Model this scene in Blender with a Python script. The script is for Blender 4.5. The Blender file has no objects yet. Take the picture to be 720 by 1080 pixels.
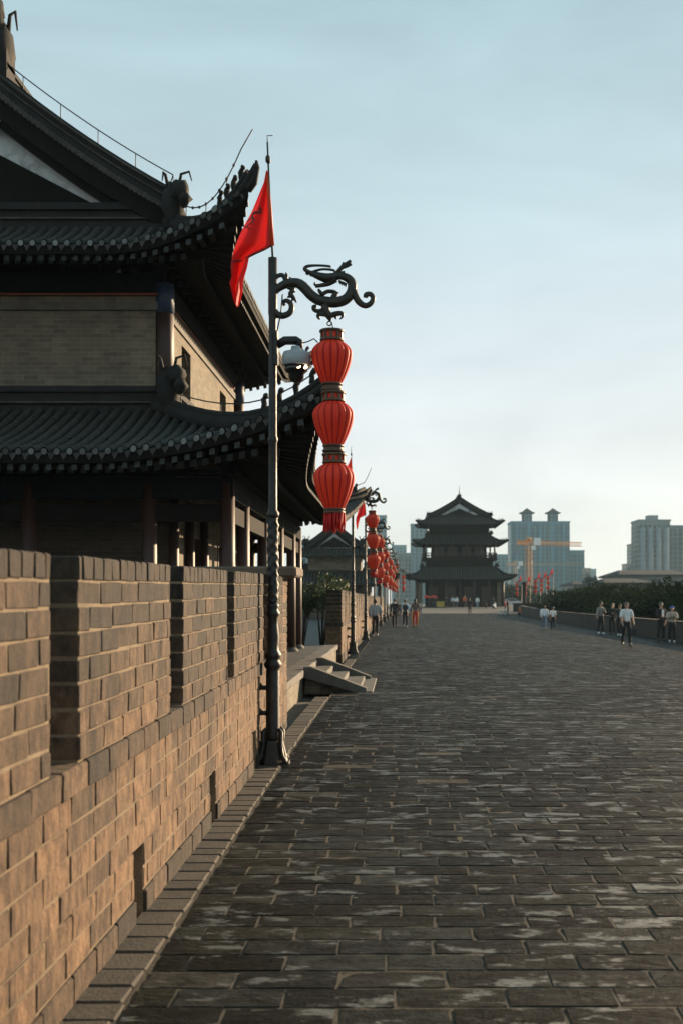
import bpy, bmesh, math, random
from mathutils import Vector, Matrix, noise as mnoise
R = random.Random(7)
S = bpy.context.scene
C = S.collection
rad = math.radians
PI = math.pi
F = 1250.0; VX = 420.0; VY = 632.0; CZ = 1.75       # the lens that took the photograph

# ------------------------------------------------------------------ mesh helpers
class MB:
    """collects verts / faces / material slots / per-point tint for ONE mesh object"""
    def __init__(s): s.v = []; s.f = []; s.m = []; s.t = []; s.sm = []
    def pt(s, p, t=(1, 1, 1)):
        s.v.append(tuple(p)); s.t.append(t); return len(s.v) - 1
    def face(s, idx, m=0, smooth=False):
        s.f.append(tuple(idx)); s.m.append(m); s.sm.append(smooth)
    def box(s, x0, x1, y0, y1, z0, z1, m=0, t=(1, 1, 1), M=None):
        P = [(x0, y0, z0), (x1, y0, z0), (x1, y1, z0), (x0, y1, z0), (x0, y0, z1), (x1, y0, z1), (x1, y1, z1), (x0, y1, z1)]
        if M is not None: P = [M @ Vector(p) for p in P]
        b = [s.pt(p, t) for p in P]
        for q in ((3, 2, 1, 0), (4, 5, 6, 7), (0, 1, 5, 4), (1, 2, 6, 5), (2, 3, 7, 6), (3, 0, 4, 7)):
            s.face([b[i] for i in q], m)
    def bbox(s, x0, x1, y0, y1, z0, z1, bv=.008, m=0, t=(1, 1, 1), jit=0.0):
        """box with chamfered edges and worn corners"""
        xs, ys, zs = (x0, x1), (y0, y1), (z0, z1)
        idx = {}
        for i in (0, 1):
            for j in (0, 1):
                for k in (0, 1):
                    b = bv * (1 + R.random() * 1.6)
                    sx, sy, sz = (1, -1)[i], (1, -1)[j], (1, -1)[k]
                    jx, jy, jz = [R.uniform(-jit, jit) for _ in range(3)]
                    c = (xs[i] + jx, ys[j] + jy, zs[k] + jz)
                    idx[i, j, k, 0] = s.pt((c[0], c[1] + sy * b, c[2] + sz * b), t)
                    idx[i, j, k, 1] = s.pt((c[0] + sx * b, c[1], c[2] + sz * b), t)
                    idx[i, j, k, 2] = s.pt((c[0] + sx * b, c[1] + sy * b, c[2]), t)
        I = idx
        for i in (0, 1):
            q = [I[i, 0, 0, 0], I[i, 1, 0, 0], I[i, 1, 1, 0], I[i, 0, 1, 0]]; s.face(q if i else q[::-1], m)
        for j in (0, 1):
            q = [I[0, j, 0, 1], I[1, j, 0, 1], I[1, j, 1, 1], I[0, j, 1, 1]]; s.face(q[::-1] if j else q, m)
        for k in (0, 1):
            q = [I[0, 0, k, 2], I[1, 0, k, 2], I[1, 1, k, 2], I[0, 1, k, 2]]; s.face(q if k else q[::-1], m)
        for j in (0, 1):
            for k in (0, 1):
                q = [I[0, j, k, 1], I[1, j, k, 1], I[1, j, k, 2], I[0, j, k, 2]]; s.face(q if (j + k) % 2 == 0 else q[::-1], m)
        for i in (0, 1):
            for k in (0, 1):
                q = [I[i, 0, k, 0], I[i, 1, k, 0], I[i, 1, k, 2], I[i, 0, k, 2]]; s.face(q if (i + k) % 2 else q[::-1], m)
        for i in (0, 1):
            for j in (0, 1):
                q = [I[i, j, 0, 0], I[i, j, 1, 0], I[i, j, 1, 1], I[i, j, 0, 1]]; s.face(q if (i + j) % 2 == 0 else q[::-1], m)
        for i in (0, 1):
            for j in (0, 1):
                for k in (0, 1):
                    q = [I[i, j, k, n] for n in (0, 1, 2)]; s.face(q if (i + j + k) % 2 == 0 else q[::-1], m)
    def tube(s, pts, rads, n=8, m=0, cap=True, t=(1, 1, 1), smooth=True, flat=1.0):
        pts = [Vector(p) for p in pts]
        if not isinstance(rads, (list, tuple)): rads = [rads] * len(pts)
        rings = []; up = None
        for i, p in enumerate(pts):
            d = (pts[min(i + 1, len(pts) - 1)] - pts[max(i - 1, 0)])
            if d.length < 1e-9: d = Vector((0, 0, 1))
            d.normalize()
            if up is None:
                up = Vector((0, 1, 0)) if abs(d.y) < .9 else Vector((1, 0, 0))
            a = up - d * up.dot(d)
            if a.length < 1e-6: a = d.orthogonal()
            a.normalize(); up = a; b = d.cross(a)
            rings.append([s.pt(p + (a * math.cos(2 * PI * k / n) * flat + b * math.sin(2 * PI * k / n)) * rads[i], t) for k in range(n)])
        for r0, r1 in zip(rings, rings[1:]):
            for k in range(n):
                s.face((r0[k], r0[(k + 1) % n], r1[(k + 1) % n], r1[k]), m, smooth)
        if cap:
            s.face(rings[0][::-1], m); s.face(rings[-1], m)
    def lathe(s, prof, n=24, c=(0, 0, 0), m=0, mf=None, t=(1, 1, 1), smooth=True, mod=None, cap=True):
        rings = []
        for (r, z) in prof:
            ring = []
            for k in range(n):
                a = 2 * PI * k / n
                rr = r * (mod(a, z) if mod else 1)
                ring.append(s.pt((c[0] + rr * math.cos(a), c[1] + rr * math.sin(a), c[2] + z), t))
            rings.append(ring)
        for r0, r1 in zip(rings, rings[1:]):
            for k in range(n):
                s.face((r0[k], r0[(k + 1) % n], r1[(k + 1) % n], r1[k]), mf(k) if mf else m, smooth)
        if cap:
            s.face(rings[0][::-1], m); s.face(rings[-1], m)
    def blob(s, c, r, m=0, jit=.2, seg=6, t=(1, 1, 1)):
        if not isinstance(r, (tuple, list)): r = (r, r, r)
        rings = []
        for i in range(1, seg):
            th = PI * i / seg
            rings.append([s.pt((c[0] + r[0] * math.sin(th) * math.cos(2 * PI * k / 8) * (1 + R.uniform(-jit, jit)),
                                c[1] + r[1] * math.sin(th) * math.sin(2 * PI * k / 8) * (1 + R.uniform(-jit, jit)),
                                c[2] + r[2] * math.cos(th) * (1 + R.uniform(-jit, jit))), t) for k in range(8)])
        a = s.pt((c[0], c[1], c[2] + r[2]), t); b = s.pt((c[0], c[1], c[2] - r[2]), t)
        for k in range(8):
            s.face((a, rings[0][k], rings[0][(k + 1) % 8]), m, True)
            s.face((b, rings[-1][(k + 1) % 8], rings[-1][k]), m, True)
        for r0, r1 in zip(rings, rings[1:]):
            for k in range(8): s.face((r0[k], r1[k], r1[(k + 1) % 8], r0[(k + 1) % 8]), m, True)
    def build(s, name, mats, parent=None, loc=None):
        me = bpy.data.meshes.new(name)
        me.from_pydata(s.v, [], s.f)
        if not isinstance(mats, (list, tuple)): mats = [mats]
        for q in mats: me.materials.append(q)
        me.polygons.foreach_set('material_index', s.m)
        me.polygons.foreach_set('use_smooth', s.sm)
        at = me.color_attributes.new('tint', 'FLOAT_COLOR', 'POINT')
        flat = []
        for t in s.t: flat += [t[0], t[1], t[2], 1.0]
        at.data.foreach_set('color', flat)
        me.update()
        o = bpy.data.objects.new(name, me); C.objects.link(o)
        if parent: o.parent = parent
        if loc: o.location = loc
        return o

def tag(o, label=None, cat=None, group=None, kind=None):
    if label: o['label'] = label
    if cat: o['category'] = cat
    if group: o['group'] = group
    if kind: o['kind'] = kind
    return o
def empty(name, loc, label, cat, group=None, rz=0):
    o = bpy.data.objects.new(name, None); C.objects.link(o)
    o.location = loc; o.rotation_euler = (0, 0, rz); o.empty_display_size = .2
    return tag(o, label, cat, group)
KIDS = {}
def copy_tree(o, parent=None):
    c = o.copy(); C.objects.link(c)
    if parent: c.parent = parent
    for ch in list(o.children): copy_tree(ch, c)
    return c

# ------------------------------------------------------------------ ground heights
PROF = [(-30, -.3), (4.2, -.025), (13, .067), (35, .06), (60, 0), (85, 0), (110, .05), (150, .2), (200, .45), (400, .45)]
def sstep(a, b, x):
    t = min(1, max(0, (x - a) / (b - a))); return t * t * (3 - 2 * t)
def g(x, y):
    z = PROF[-1][1]
    for (a, za), (b, zb) in zip(PROF, PROF[1:]):
        if y <= b:
            t = max(0, (y - a) / (b - a)); z = za + (zb - za) * t; break
    z -= .028 * min(12, max(0, x - 1)) * sstep(8, 45, y) * (1 - sstep(110, 150, y))
    return z
def place(px, py):
    """ground point seen at photograph pixel px, py"""
    y = 40.0
    for _ in range(30):
        x = (px - VX) * y / F
        y = min(240, (CZ - g(x, y)) * F / max(4, py - VY))
    return Vector(((px - VX) * y / F, y, g((px - VX) * y / F, y)))

# ------------------------------------------------------------------ materials
DIMMED = {'weathered_brick', 'lime_mortar', 'sandy_joint', 'grey_limestone', 'platform_slab', 'grey_tower_brick', 'far_parapet_brick', 'rampart_brick',
       'grey_roof_tile', 'pale_tile_end', 'dark_ridge_tile', 'faded_red_lacquer', 'dark_timber', 'faded_blue_green_paint', 'pale_rafter_end', 'weathered_cap_stone', 'shaded_tower_brick', 'worn_paver', 'kerb_paver', 'blue_painted_band', 'painted_black_iron', 'bronzed_cast_iron', 'broad_leaf', 'dark_leaf', 'olive_leaf', 'slate_grey_roof'}
KEEP = .58
def mat(name, c1, c2=None, scale=4.0, rough=.8, rough2=None, bump=0.0, bscale=None, tint=False, metal=0, spec=.5, detail=6,
        stain=None, sscale=.6, samt=.6, per=False, streak=0, spos=(.5, .66), lohi=(.32, .68), trans=0, emit=None, estr=0, coord='Object', squash=None):
    if name in DIMMED:      # base colours scaled down evenly so shaded faces come out darker
        q = KEEP * (1 if name in ('worn_paver', 'kerb_paver', 'blue_painted_band', 'painted_black_iron', 'bronzed_cast_iron', 'broad_leaf', 'dark_leaf', 'olive_leaf', 'slate_grey_roof') else .75); c1 = tuple(v * q for v in c1); c2 = tuple(v * q for v in c2) if c2 else None; stain = tuple(v * q for v in stain) if stain else None
    m = bpy.data.materials.new(name); m.use_nodes = True
    nt = m.node_tree; N = nt.nodes; L = nt.links
    b = N['Principled BSDF']
    tc = N.new('ShaderNodeTexCoord'); vec = tc.outputs[coord]
    if squash:
        mp = N.new('ShaderNodeMapping'); mp.inputs['Scale'].default_value = squash
        L.new(vec, mp.inputs[0]); vec = mp.outputs[0]
    nz = N.new('ShaderNodeTexNoise'); nz.inputs['Scale'].default_value = scale; nz.inputs['Detail'].default_value = detail
    nz.inputs['Roughness'].default_value = .62
    L.new(vec, nz.inputs['Vector'])
    rp = N.new('ShaderNodeValToRGB')
    rp.color_ramp.elements[0].position = lohi[0]; rp.color_ramp.elements[1].position = lohi[1]
    rp.color_ramp.elements[0].color = (*c1, 1); rp.color_ramp.elements[1].color = (*(c2 or c1), 1)
    L.new(nz.outputs['Fac'], rp.inputs[0]); col = rp.outputs[0]
    if tint:
        a = N.new('ShaderNodeAttribute'); a.attribute_name = 'tint'
        mx = N.new('ShaderNodeMix'); mx.data_type = 'RGBA'; mx.blend_type = 'MULTIPLY'; mx.inputs[0].default_value = 1
        L.new(col, mx.inputs[6]); L.new(a.outputs['Color'], mx.inputs[7]); col = mx.outputs[2]
    if stain:
        n2 = N.new('ShaderNodeTexNoise'); n2.inputs['Scale'].default_value = sscale; n2.inputs['Detail'].default_value = 8
        n2.inputs['Roughness'].default_value = .7
        L.new(vec, n2.inputs['Vector'])
        if per:
            n2.noise_dimensions = '4D'
            a4 = N.new('ShaderNodeAttribute'); a4.attribute_name = 'tint'; m4 = N.new('ShaderNodeMath'); m4.operation = 'MULTIPLY'; m4.inputs[1].default_value = 3000
            L.new(a4.outputs['Fac'], m4.inputs[0]); L.new(m4.outputs[0], n2.inputs['W'])
        r2 = N.new('ShaderNodeValToRGB'); r2.color_ramp.elements[0].position = spos[0]; r2.color_ramp.elements[1].position = spos[1]
        L.new(n2.outputs['Fac'], r2.inputs[0])
        ml = N.new('ShaderNodeMath'); ml.operation = 'MULTIPLY'; ml.inputs[1].default_value = samt; L.new(r2.outputs[0], ml.inputs[0])
        mx = N.new('ShaderNodeMix'); mx.data_type = 'RGBA'; L.new(ml.outputs[0], mx.inputs[0])
        L.new(col, mx.inputs[6]); mx.inputs[7].default_value = (*stain, 1); col = mx.outputs[2]
        smask = ml.outputs[0]
    if streak:
        mp2 = N.new('ShaderNodeMapping'); mp2.inputs['Scale'].default_value = (1, 1.6, .22); L.new(tc.outputs[coord], mp2.inputs[0])
        n6 = N.new('ShaderNodeTexNoise'); n6.inputs['Scale'].default_value = 2.2; n6.inputs['Detail'].default_value = 9; n6.inputs['Roughness'].default_value = .72
        L.new(mp2.outputs[0], n6.inputs['Vector'])
        r6 = N.new('ShaderNodeMapRange'); r6.inputs[1].default_value = .50; r6.inputs[2].default_value = .66; r6.inputs[3].default_value = 1; r6.inputs[4].default_value = 1 - streak
        L.new(n6.outputs['Fac'], r6.inputs[0])
        m6 = N.new('ShaderNodeVectorMath'); m6.operation = 'SCALE'; L.new(col, m6.inputs[0]); L.new(r6.outputs[0], m6.inputs['Scale']); col = m6.outputs[0]
    L.new(col, b.inputs['Base Color'])
    b.inputs['Roughness'].default_value = rough; b.inputs['Metallic'].default_value = metal
    b.inputs['Specular IOR Level'].default_value = spec
    if stain and per and name == 'worn_paver':
        sm = N.new('ShaderNodeMapRange'); sm.inputs[3].default_value = .03; sm.inputs[4].default_value = .5; L.new(smask, sm.inputs[0]); L.new(sm.outputs[0], b.inputs['Specular IOR Level'])
    if rough2 is not None:
        mr = N.new('ShaderNodeMapRange'); mr.inputs[1].default_value = .3; mr.inputs[2].default_value = .7
        mr.inputs[3].default_value = rough; mr.inputs[4].default_value = rough2
        n3 = N.new('ShaderNodeTexNoise'); n3.inputs['Scale'].default_value = scale * 1.7; n3.inputs['Detail'].default_value = 5
        L.new(vec, n3.inputs['Vector']); L.new(n3.outputs['Fac'], mr.inputs[0]); L.new(mr.outputs[0], b.inputs['Roughness'])
    if bump:
        bn = N.new('ShaderNodeTexNoise'); bn.inputs['Scale'].default_value = bscale or scale * 5; bn.inputs['Detail'].default_value = 7
        bn.inputs['Roughness'].default_value = .65
        L.new(vec, bn.inputs['Vector'])
        bp = N.new('ShaderNodeBump'); bp.inputs['Strength'].default_value = bump; bp.inputs['Distance'].default_value = .02
        L.new(bn.outputs['Fac'], bp.inputs['Height']); L.new(bp.outputs[0], b.inputs['Normal'])
    if trans:
        tr = N.new('ShaderNodeBsdfTranslucent'); L.new(col, tr.inputs['Color'])
        ms = N.new('ShaderNodeMixShader'); ms.inputs[0].default_value = trans
        L.new(b.outputs[0], ms.inputs[1]); L.new(tr.outputs[0], ms.inputs[2])
        L.new(ms.outputs[0], N['Material Output'].inputs['Surface'])
    if emit:
        b.inputs['Emission Color'].default_value = (*emit, 1); b.inputs['Emission Strength'].default_value = estr
    return m

def brickmat(name, c1, c2, mortar, bw=.4, bh=.1, plane='XZ', rough=.85, off=.5, msize=.012, var=.5, stain=None, bump=.5):
    if name in DIMMED: c1, c2, mortar = [tuple(v * KEEP * .75 for v in c) for c in (c1, c2, mortar)]
    m = bpy.data.materials.new(name); m.use_nodes = True
    nt = m.node_tree; N = nt.nodes; L = nt.links; b = N['Principled BSDF']
    tc = N.new('ShaderNodeTexCoord'); sx = N.new('ShaderNodeSeparateXYZ'); cx = N.new('ShaderNodeCombineXYZ')
    L.new(tc.outputs['Object'], sx.inputs[0])
    if plane == 'WALL':      # x + y runs along either face of an upright wall
        ad = N.new('ShaderNodeMath'); L.new(sx.outputs[0], ad.inputs[0]); L.new(sx.outputs[1], ad.inputs[1])
        L.new(ad.outputs[0], cx.inputs[0]); L.new(sx.outputs[2], cx.inputs[1])
    else:
        L.new(sx.outputs['XYZ'.index(plane[0])], cx.inputs[0]); L.new(sx.outputs['XYZ'.index(plane[1])], cx.inputs[1])
    wn = N.new('ShaderNodeTexNoise'); wn.inputs['Scale'].default_value = 3; L.new(tc.outputs['Object'], wn.inputs['Vector'])
    wv = N.new('ShaderNodeVectorMath'); wv.operation = 'MULTIPLY_ADD'
    wv.inputs[1].default_value = (.02, .012, 0); L.new(wn.outputs['Color'], wv.inputs[0]); L.new(cx.outputs[0], wv.inputs[2])
    br = N.new('ShaderNodeTexBrick'); br.offset = off
    br.inputs['Scale'].default_value = 1; br.inputs['Brick Width'].default_value = bw; br.inputs['Row Height'].default_value = bh
    br.inputs['Mortar Size'].default_value = msize; br.inputs['Mortar Smooth'].default_value = .3
    br.inputs['Color1'].default_value = (*c1, 1); br.inputs['Color2'].default_value = (*c2, 1); br.inputs['Mortar'].default_value = (*mortar, 1)
    L.new(wv.outputs[0], br.inputs['Vector'])
    nz = N.new('ShaderNodeTexNoise'); nz.inputs['Scale'].default_value = 1.3; nz.inputs['Detail'].default_value = 8; nz.inputs['Roughness'].default_value = .7
    L.new(tc.outputs['Object'], nz.inputs['Vector'])
    rp = N.new('ShaderNodeValToRGB'); lo = 1 - var
    rp.color_ramp.elements[0].position = .35; rp.color_ramp.elements[1].position = .65
    rp.color_ramp.elements[0].color = (lo, lo, lo, 1); rp.color_ramp.elements[1].color = (1.1, 1.08, 1.05, 1)
    L.new(nz.outputs['Fac'], rp.inputs[0])
    mx = N.new('ShaderNodeMix'); mx.data_type = 'RGBA'; mx.blend_type = 'MULTIPLY'; mx.inputs[0].default_value = 1
    L.new(br.outputs['Color'], mx.inputs[6]); L.new(rp.outputs[0], mx.inputs[7])
    L.new(mx.outputs[2], b.inputs['Base Color']); b.inputs['Roughness'].default_value = rough
    n2 = N.new('ShaderNodeTexNoise'); n2.inputs['Scale'].default_value = 30; n2.inputs['Detail'].default_value = 5
    L.new(tc.outputs['Object'], n2.inputs['Vector'])
    ma = N.new('ShaderNodeMath'); ma.operation = 'MULTIPLY_ADD'; ma.inputs[1].default_value = -1.4
    L.new(br.outputs['Fac'], ma.inputs[0]); L.new(n2.outputs['Fac'], ma.inputs[2])
    bp = N.new('ShaderNodeBump'); bp.inputs['Strength'].default_value = bump; bp.inputs['Distance'].default_value = .012
    L.new(ma.outputs[0], bp.inputs['Height']); L.new(bp.outputs[0], b.inputs['Normal'])
    return m

M = {}
M['brick'] = mat('weathered_brick', (.50, .45, .40), (1.30, 1.24, 1.16), 13, .88, bump=.8, bscale=55, tint=True, stain=(.045, .036, .028), sscale=4.5, samt=.55, per=True, squash=(1, 1.25, .7), streak=.75, lohi=(.38, .62))
M['mortar'] = mat('lime_mortar', (.38, .28, .178), (.54, .41, .27), 8, .95, bump=.6, bscale=60, stain=(.10, .08, .06), sscale=1.4, samt=.6)
M['paver'] = mat('worn_paver', (.42, .42, .40), (1.75, 1.75, 1.70), 7, .74, rough2=.42, bump=1.0, bscale=30, tint=True, spec=.34, stain=(.115, .142, .146), sscale=3.2, samt=.88, per=True, spos=(.55, .60), squash=(.8, 1.6, 1))
M['joint'] = mat('sandy_joint', (.09, .07, .045), (.17, .135, .09), 6, .95, bump=.6, bscale=50)
M['strip'] = mat('kerb_paver', (.75, .72, .66), (1.15, 1.1, 1.0), 6, .85, bump=.6, bscale=40, tint=True)
M['stone'] = mat('grey_limestone', (.19, .17, .145), (.31, .28, .235), 5, .8, bump=.4, bscale=40, stain=(.14, .12, .10), sscale=1.6, samt=.6)
M['slab'] = mat('platform_slab', (.07, .068, .062), (.13, .125, .112), 2, .75, bump=.4, bscale=30)
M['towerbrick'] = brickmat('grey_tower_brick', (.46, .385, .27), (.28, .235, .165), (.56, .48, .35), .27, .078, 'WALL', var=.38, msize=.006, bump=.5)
M['shadebrick'] = brickmat('shaded_tower_brick', (.21, .17, .12), (.12, .10, .07), (.26, .215, .155), .27, .078, 'WALL', var=.4, msize=.006, bump=.5)  # darker tower brick: shade of the end walls put into the colour
M['farbrick'] = brickmat('far_parapet_brick', (.095, .083, .066), (.06, .053, .044), (.12, .105, .08), .4, .11, 'WALL', var=.45)
M['facebrick'] = brickmat('rampart_brick', (.2, .175, .14), (.13, .12, .1), (.25, .22, .18), .44, .12, 'WALL', var=.45)
M['tile'] = mat('grey_roof_tile', (.03, .028, .023), (.13, .118, .094), 9, .75, rough2=.55, bump=.5, bscale=40, stain=(.028, .03, .022), sscale=1.2, samt=.7)
M['tilecap'] = mat('pale_tile_end', (.24, .26, .25), (.56, .58, .56), 9, .7, tint=True, bump=.4, bscale=60)
M['ridge'] = mat('dark_ridge_tile', (.014, .013, .011), (.034, .031, .026), 5, .85, bump=.5, bscale=30)
M['plaster'] = mat('flaking_plaster', (.42, .45, .45), (.58, .60, .59), 3, .9, bump=.3, stain=(.05, .045, .04), sscale=1.1, samt=.9)
M['redwood'] = mat('faded_red_lacquer', (.055, .020, .013), (.10, .036, .022), 3, .55, bump=.2, bscale=14, squash=(1, 1, .12))
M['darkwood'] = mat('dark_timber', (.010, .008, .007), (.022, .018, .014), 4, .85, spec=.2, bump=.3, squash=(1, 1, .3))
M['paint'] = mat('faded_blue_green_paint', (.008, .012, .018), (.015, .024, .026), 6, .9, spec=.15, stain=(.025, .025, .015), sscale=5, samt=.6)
M['bluepaint'] = mat('blue_painted_band', (.012, .035, .10), (.03, .08, .17), 14, .6, stain=(.12, .10, .05), sscale=9, samt=.7)
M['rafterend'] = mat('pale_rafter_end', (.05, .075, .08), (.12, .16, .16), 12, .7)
M['copper'] = mat('dark_red_lath', (.14, .03, .02), (.2, .05, .03), 5, .7)
M['iron'] = mat('painted_black_iron', (.008, .009, .008), (.022, .021, .018), 14, .42, rough2=.62, bump=.15, bscale=60, stain=(.085, .06, .03), sscale=7, samt=.45)
M['bronze'] = mat('bronzed_cast_iron', (.016, .016, .013), (.045, .038, .024), 20, .40, rough2=.6, bump=.25, bscale=70, stain=(.10, .075, .035), sscale=14, samt=.5)
M['wire'] = mat('weathered_cable', (.02, .02, .02), None, 4, .6)
M['silk'] = mat('red_lantern_cloth', (.72, .030, .006), (.84, .055, .010), 4, .6, bump=.1, bscale=160, trans=.2, squash=(1, 1, .25))
M['seamshade'] = mat('shaded_lantern_crease', (.40, .008, .006), (.50, .014, .009), 9, .7, trans=.2)  # darker red strips: crease shade put into the lantern colour
M['silk2'] = mat('orange_red_lantern_cloth', (.66, .055, .014), (.75, .09, .02), 6, .55, trans=.3)
M['lanternring'] = mat('brown_lantern_ring', (.06, .032, .018), (.11, .06, .03), 8, .5)
M['fringe'] = mat('red_fringe', (.55, .010, .010), (.68, .02, .015), 8, .6, trans=.3, squash=(20, 20, 1))
M['flag'] = mat('red_flag_cloth', (.58, .009, .008), (.66, .014, .010), 5, .7, trans=.25, bump=.06, bscale=150)
M['flagtrim'] = mat('brown_flag_trim', (.13, .03, .02), None, 8, .7, trans=.2)
M['camgrey'] = mat('camera_grey_paint', (.30, .34, .36), (.36, .40, .42), 10, .45)
M['camdark'] = mat('smoked_dome', (.012, .012, .012), None, 5, .12)
M['led'] = mat('camera_lamp', (.8, .5, .3), None, emit=(1, .62, .36), estr=6)
M['leaf'] = mat('broad_leaf', (.045, .075, .025), (.10, .13, .045), 2, .6, trans=.3)
M['leafdark'] = mat('dark_leaf', (.014, .025, .009), (.028, .043, .014), .35, .95, trans=.08, spec=.04, tint=True)
M['leafpale'] = mat('olive_leaf', (.020, .031, .010), (.036, .050, .015), .35, .95, trans=.08, spec=.04, tint=True)
M['bark'] = mat('tree_bark', (.05, .04, .03), (.1, .08, .06), 6, .9, bump=.5)
M['skin'] = mat('skin', (.40, .23, .15), (.46, .28, .19), 8, .6)
M['cityground'] = mat('city_ground', (.05, .06, .04), (.11, .11, .09), .02, .95)
M['crane'] = mat('orange_crane_paint', (.55, .22, .04), (.62, .28, .06), 3, .6)
M['cranewhite'] = mat('white_sign_panel', (.75, .75, .72), None, 3, .6)
M['glass'] = brickmat('blue_glazing', (.045, .12, .16), (.03, .085, .12), (.13, .23, .28), 3.2, 2.9, 'WALL', .35, 0, .30, .3, bump=0)
M['glass2'] = brickmat('grey_glazing', (.06, .085, .10), (.04, .06, .075), (.20, .215, .22), 3.0, 2.9, 'WALL', .4, 0, .35, .3, bump=0)
M['concblue'] = mat('blue_grey_cladding', (.09, .20, .265), (.115, .24, .315), .08, .7)
M['concgrey'] = mat('grey_cladding', (.18, .21, .225), (.24, .27, .285), .1, .8)
M['concpink'] = mat('pinkish_render', (.36, .29, .26), (.42, .34, .31), .1, .8)
M['slateroof'] = mat('slate_grey_roof', (.05, .06, .068), (.085, .095, .102), .4, .95, spec=.05)

def cloth(name, c, rough=.85):
    return mat(name, tuple(.85 * v for v in c), tuple(min(1, 1.1 * v) for v in c), 9, rough, bump=.2, bscale=25)

# ------------------------------------------------------------------ camera, world, sun
cam = bpy.data.cameras.new('camera'); co = bpy.data.objects.new('camera', cam); C.objects.link(co)
co.location = (0, 0, CZ); co.rotation_euler = (PI / 2, 0, 0)
cam.sensor_fit = 'VERTICAL'; cam.sensor_height = 36; cam.sensor_width = 24
cam.lens = F / 1080 * 36
cam.shift_x = -(VX - 360) / 1080; cam.shift_y = (VY - 540) / 1080
cam.clip_start = .05; cam.clip_end = 9000
cam.dof.use_dof = True; cam.dof.focus_distance = 12.5; cam.dof.aperture_fstop = 3.2
S.camera = co

AZ, EL = rad(43), rad(12)
sd = bpy.data.lights.new('sun', 'SUN'); sd.energy = 5.0; sd.angle = rad(.6); sd.color = (1, .74, .47)
so = bpy.data.objects.new('sun', sd); C.objects.link(so)
sv = Vector((math.sin(AZ) * math.cos(EL), math.cos(AZ) * math.cos(EL), math.sin(EL)))
so.rotation_euler = (-sv).to_track_quat('-Z', 'Y').to_euler(); so.location = (60, 100, 60)

W = bpy.data.worlds.new('World'); S.world = W; W.use_nodes = True
nt = W.node_tree; N = nt.nodes; L = nt.links; bg = N['Background']
sky = N.new('ShaderNodeTexSky'); sky.sky_type = 'NISHITA'; sky.sun_disc = False
sky.sun_elevation = EL; sky.sun_rotation = AZ; sky.air_density = 1.0; sky.dust_density = .8; sky.ozone_density = 2.0
hs = N.new('ShaderNodeHueSaturation'); hs.inputs['Saturation'].default_value = .7
L.new(sky.outputs[0], hs.inputs['Color'])
tcw = N.new('ShaderNodeTexCoord'); spw = N.new('ShaderNodeSeparateXYZ'); L.new(tcw.outputs['Generated'], spw.inputs[0])
vr = N.new('ShaderNodeValToRGB'); L.new(spw.outputs['Z'], vr.inputs[0])           # veil of haze: whitish low down, teal overhead
el = vr.color_ramp.elements
el[0].position = 0.0; el[0].color = (.90, .885, .89, 1); el[1].position = .60; el[1].color = (.30, .52, .58, 1)
q = el.new(.12); q.color = (.86, .875, .885, 1); q = el.new(.30); q.color = (.60, .75, .79, 1)
sc4 = N.new('ShaderNodeVectorMath'); sc4.operation = 'SCALE'; sc4.inputs['Scale'].default_value = 7.6; L.new(vr.outputs[0], sc4.inputs[0])
mpw = N.new('ShaderNodeMapping'); mpw.inputs['Scale'].default_value = (1.2, 1.2, 4.0); mpw.inputs['Rotation'].default_value = (.15, .25, 0); L.new(tcw.outputs['Generated'], mpw.inputs[0])
nw = N.new('ShaderNodeTexNoise'); nw.inputs['Scale'].default_value = 2.2; nw.inputs['Detail'].default_value = 6; nw.inputs['Distortion'].default_value = .6; L.new(mpw.outputs[0], nw.inputs['Vector'])
mrw = N.new('ShaderNodeMapRange'); mrw.inputs[1].default_value = .35; mrw.inputs[2].default_value = .75; mrw.inputs[3].default_value = .88; mrw.inputs[4].default_value = 1.17; L.new(nw.outputs['Fac'], mrw.inputs[0])
sc5 = N.new('ShaderNodeVectorMath'); sc5.operation = 'SCALE'; L.new(sc4.outputs[0], sc5.inputs[0]); L.new(mrw.outputs[0], sc5.inputs['Scale'])
mxw = N.new('ShaderNodeMix'); mxw.data_type = 'RGBA'; mxw.inputs[0].default_value = .74
L.new(hs.outputs[0], mxw.inputs[6]); L.new(sc5.outputs[0], mxw.inputs[7]); L.new(mxw.outputs[2], bg.inputs['Color'])
bg.inputs['Strength'].default_value = .066
S.view_settings.view_transform = 'Standard'; S.view_settings.look = 'None'
S.view_settings.exposure = 1.1; S.view_settings.gamma = 1; S.view_settings.use_curve_mapping = False

# ------------------------------------------------------------------ ground and rampart
def sheet(name, xs, ys, m, dz=0.0, zf=None):
    b = MB(); idx = []
    for y in ys:
        idx.append([b.pt((x, y, (zf or g)(x, y) + dz)) for x in xs])
    for j in range(len(ys) - 1):
        for i in range(len(xs) - 1):
            b.face((idx[j][i], idx[j][i + 1], idx[j + 1][i + 1], idx[j + 1][i]))
    return b.build(name, m)
def frange(a, b, n): return [a + (b - a) * i / n for i in range(n + 1)]

o = sheet('ground', [-2600, -400, 0, 400, 2600], [-300, 0, 300, 1000, 2600], M['cityground'], zf=lambda x, y: -12.0); tag(o, kind='structure')
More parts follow.
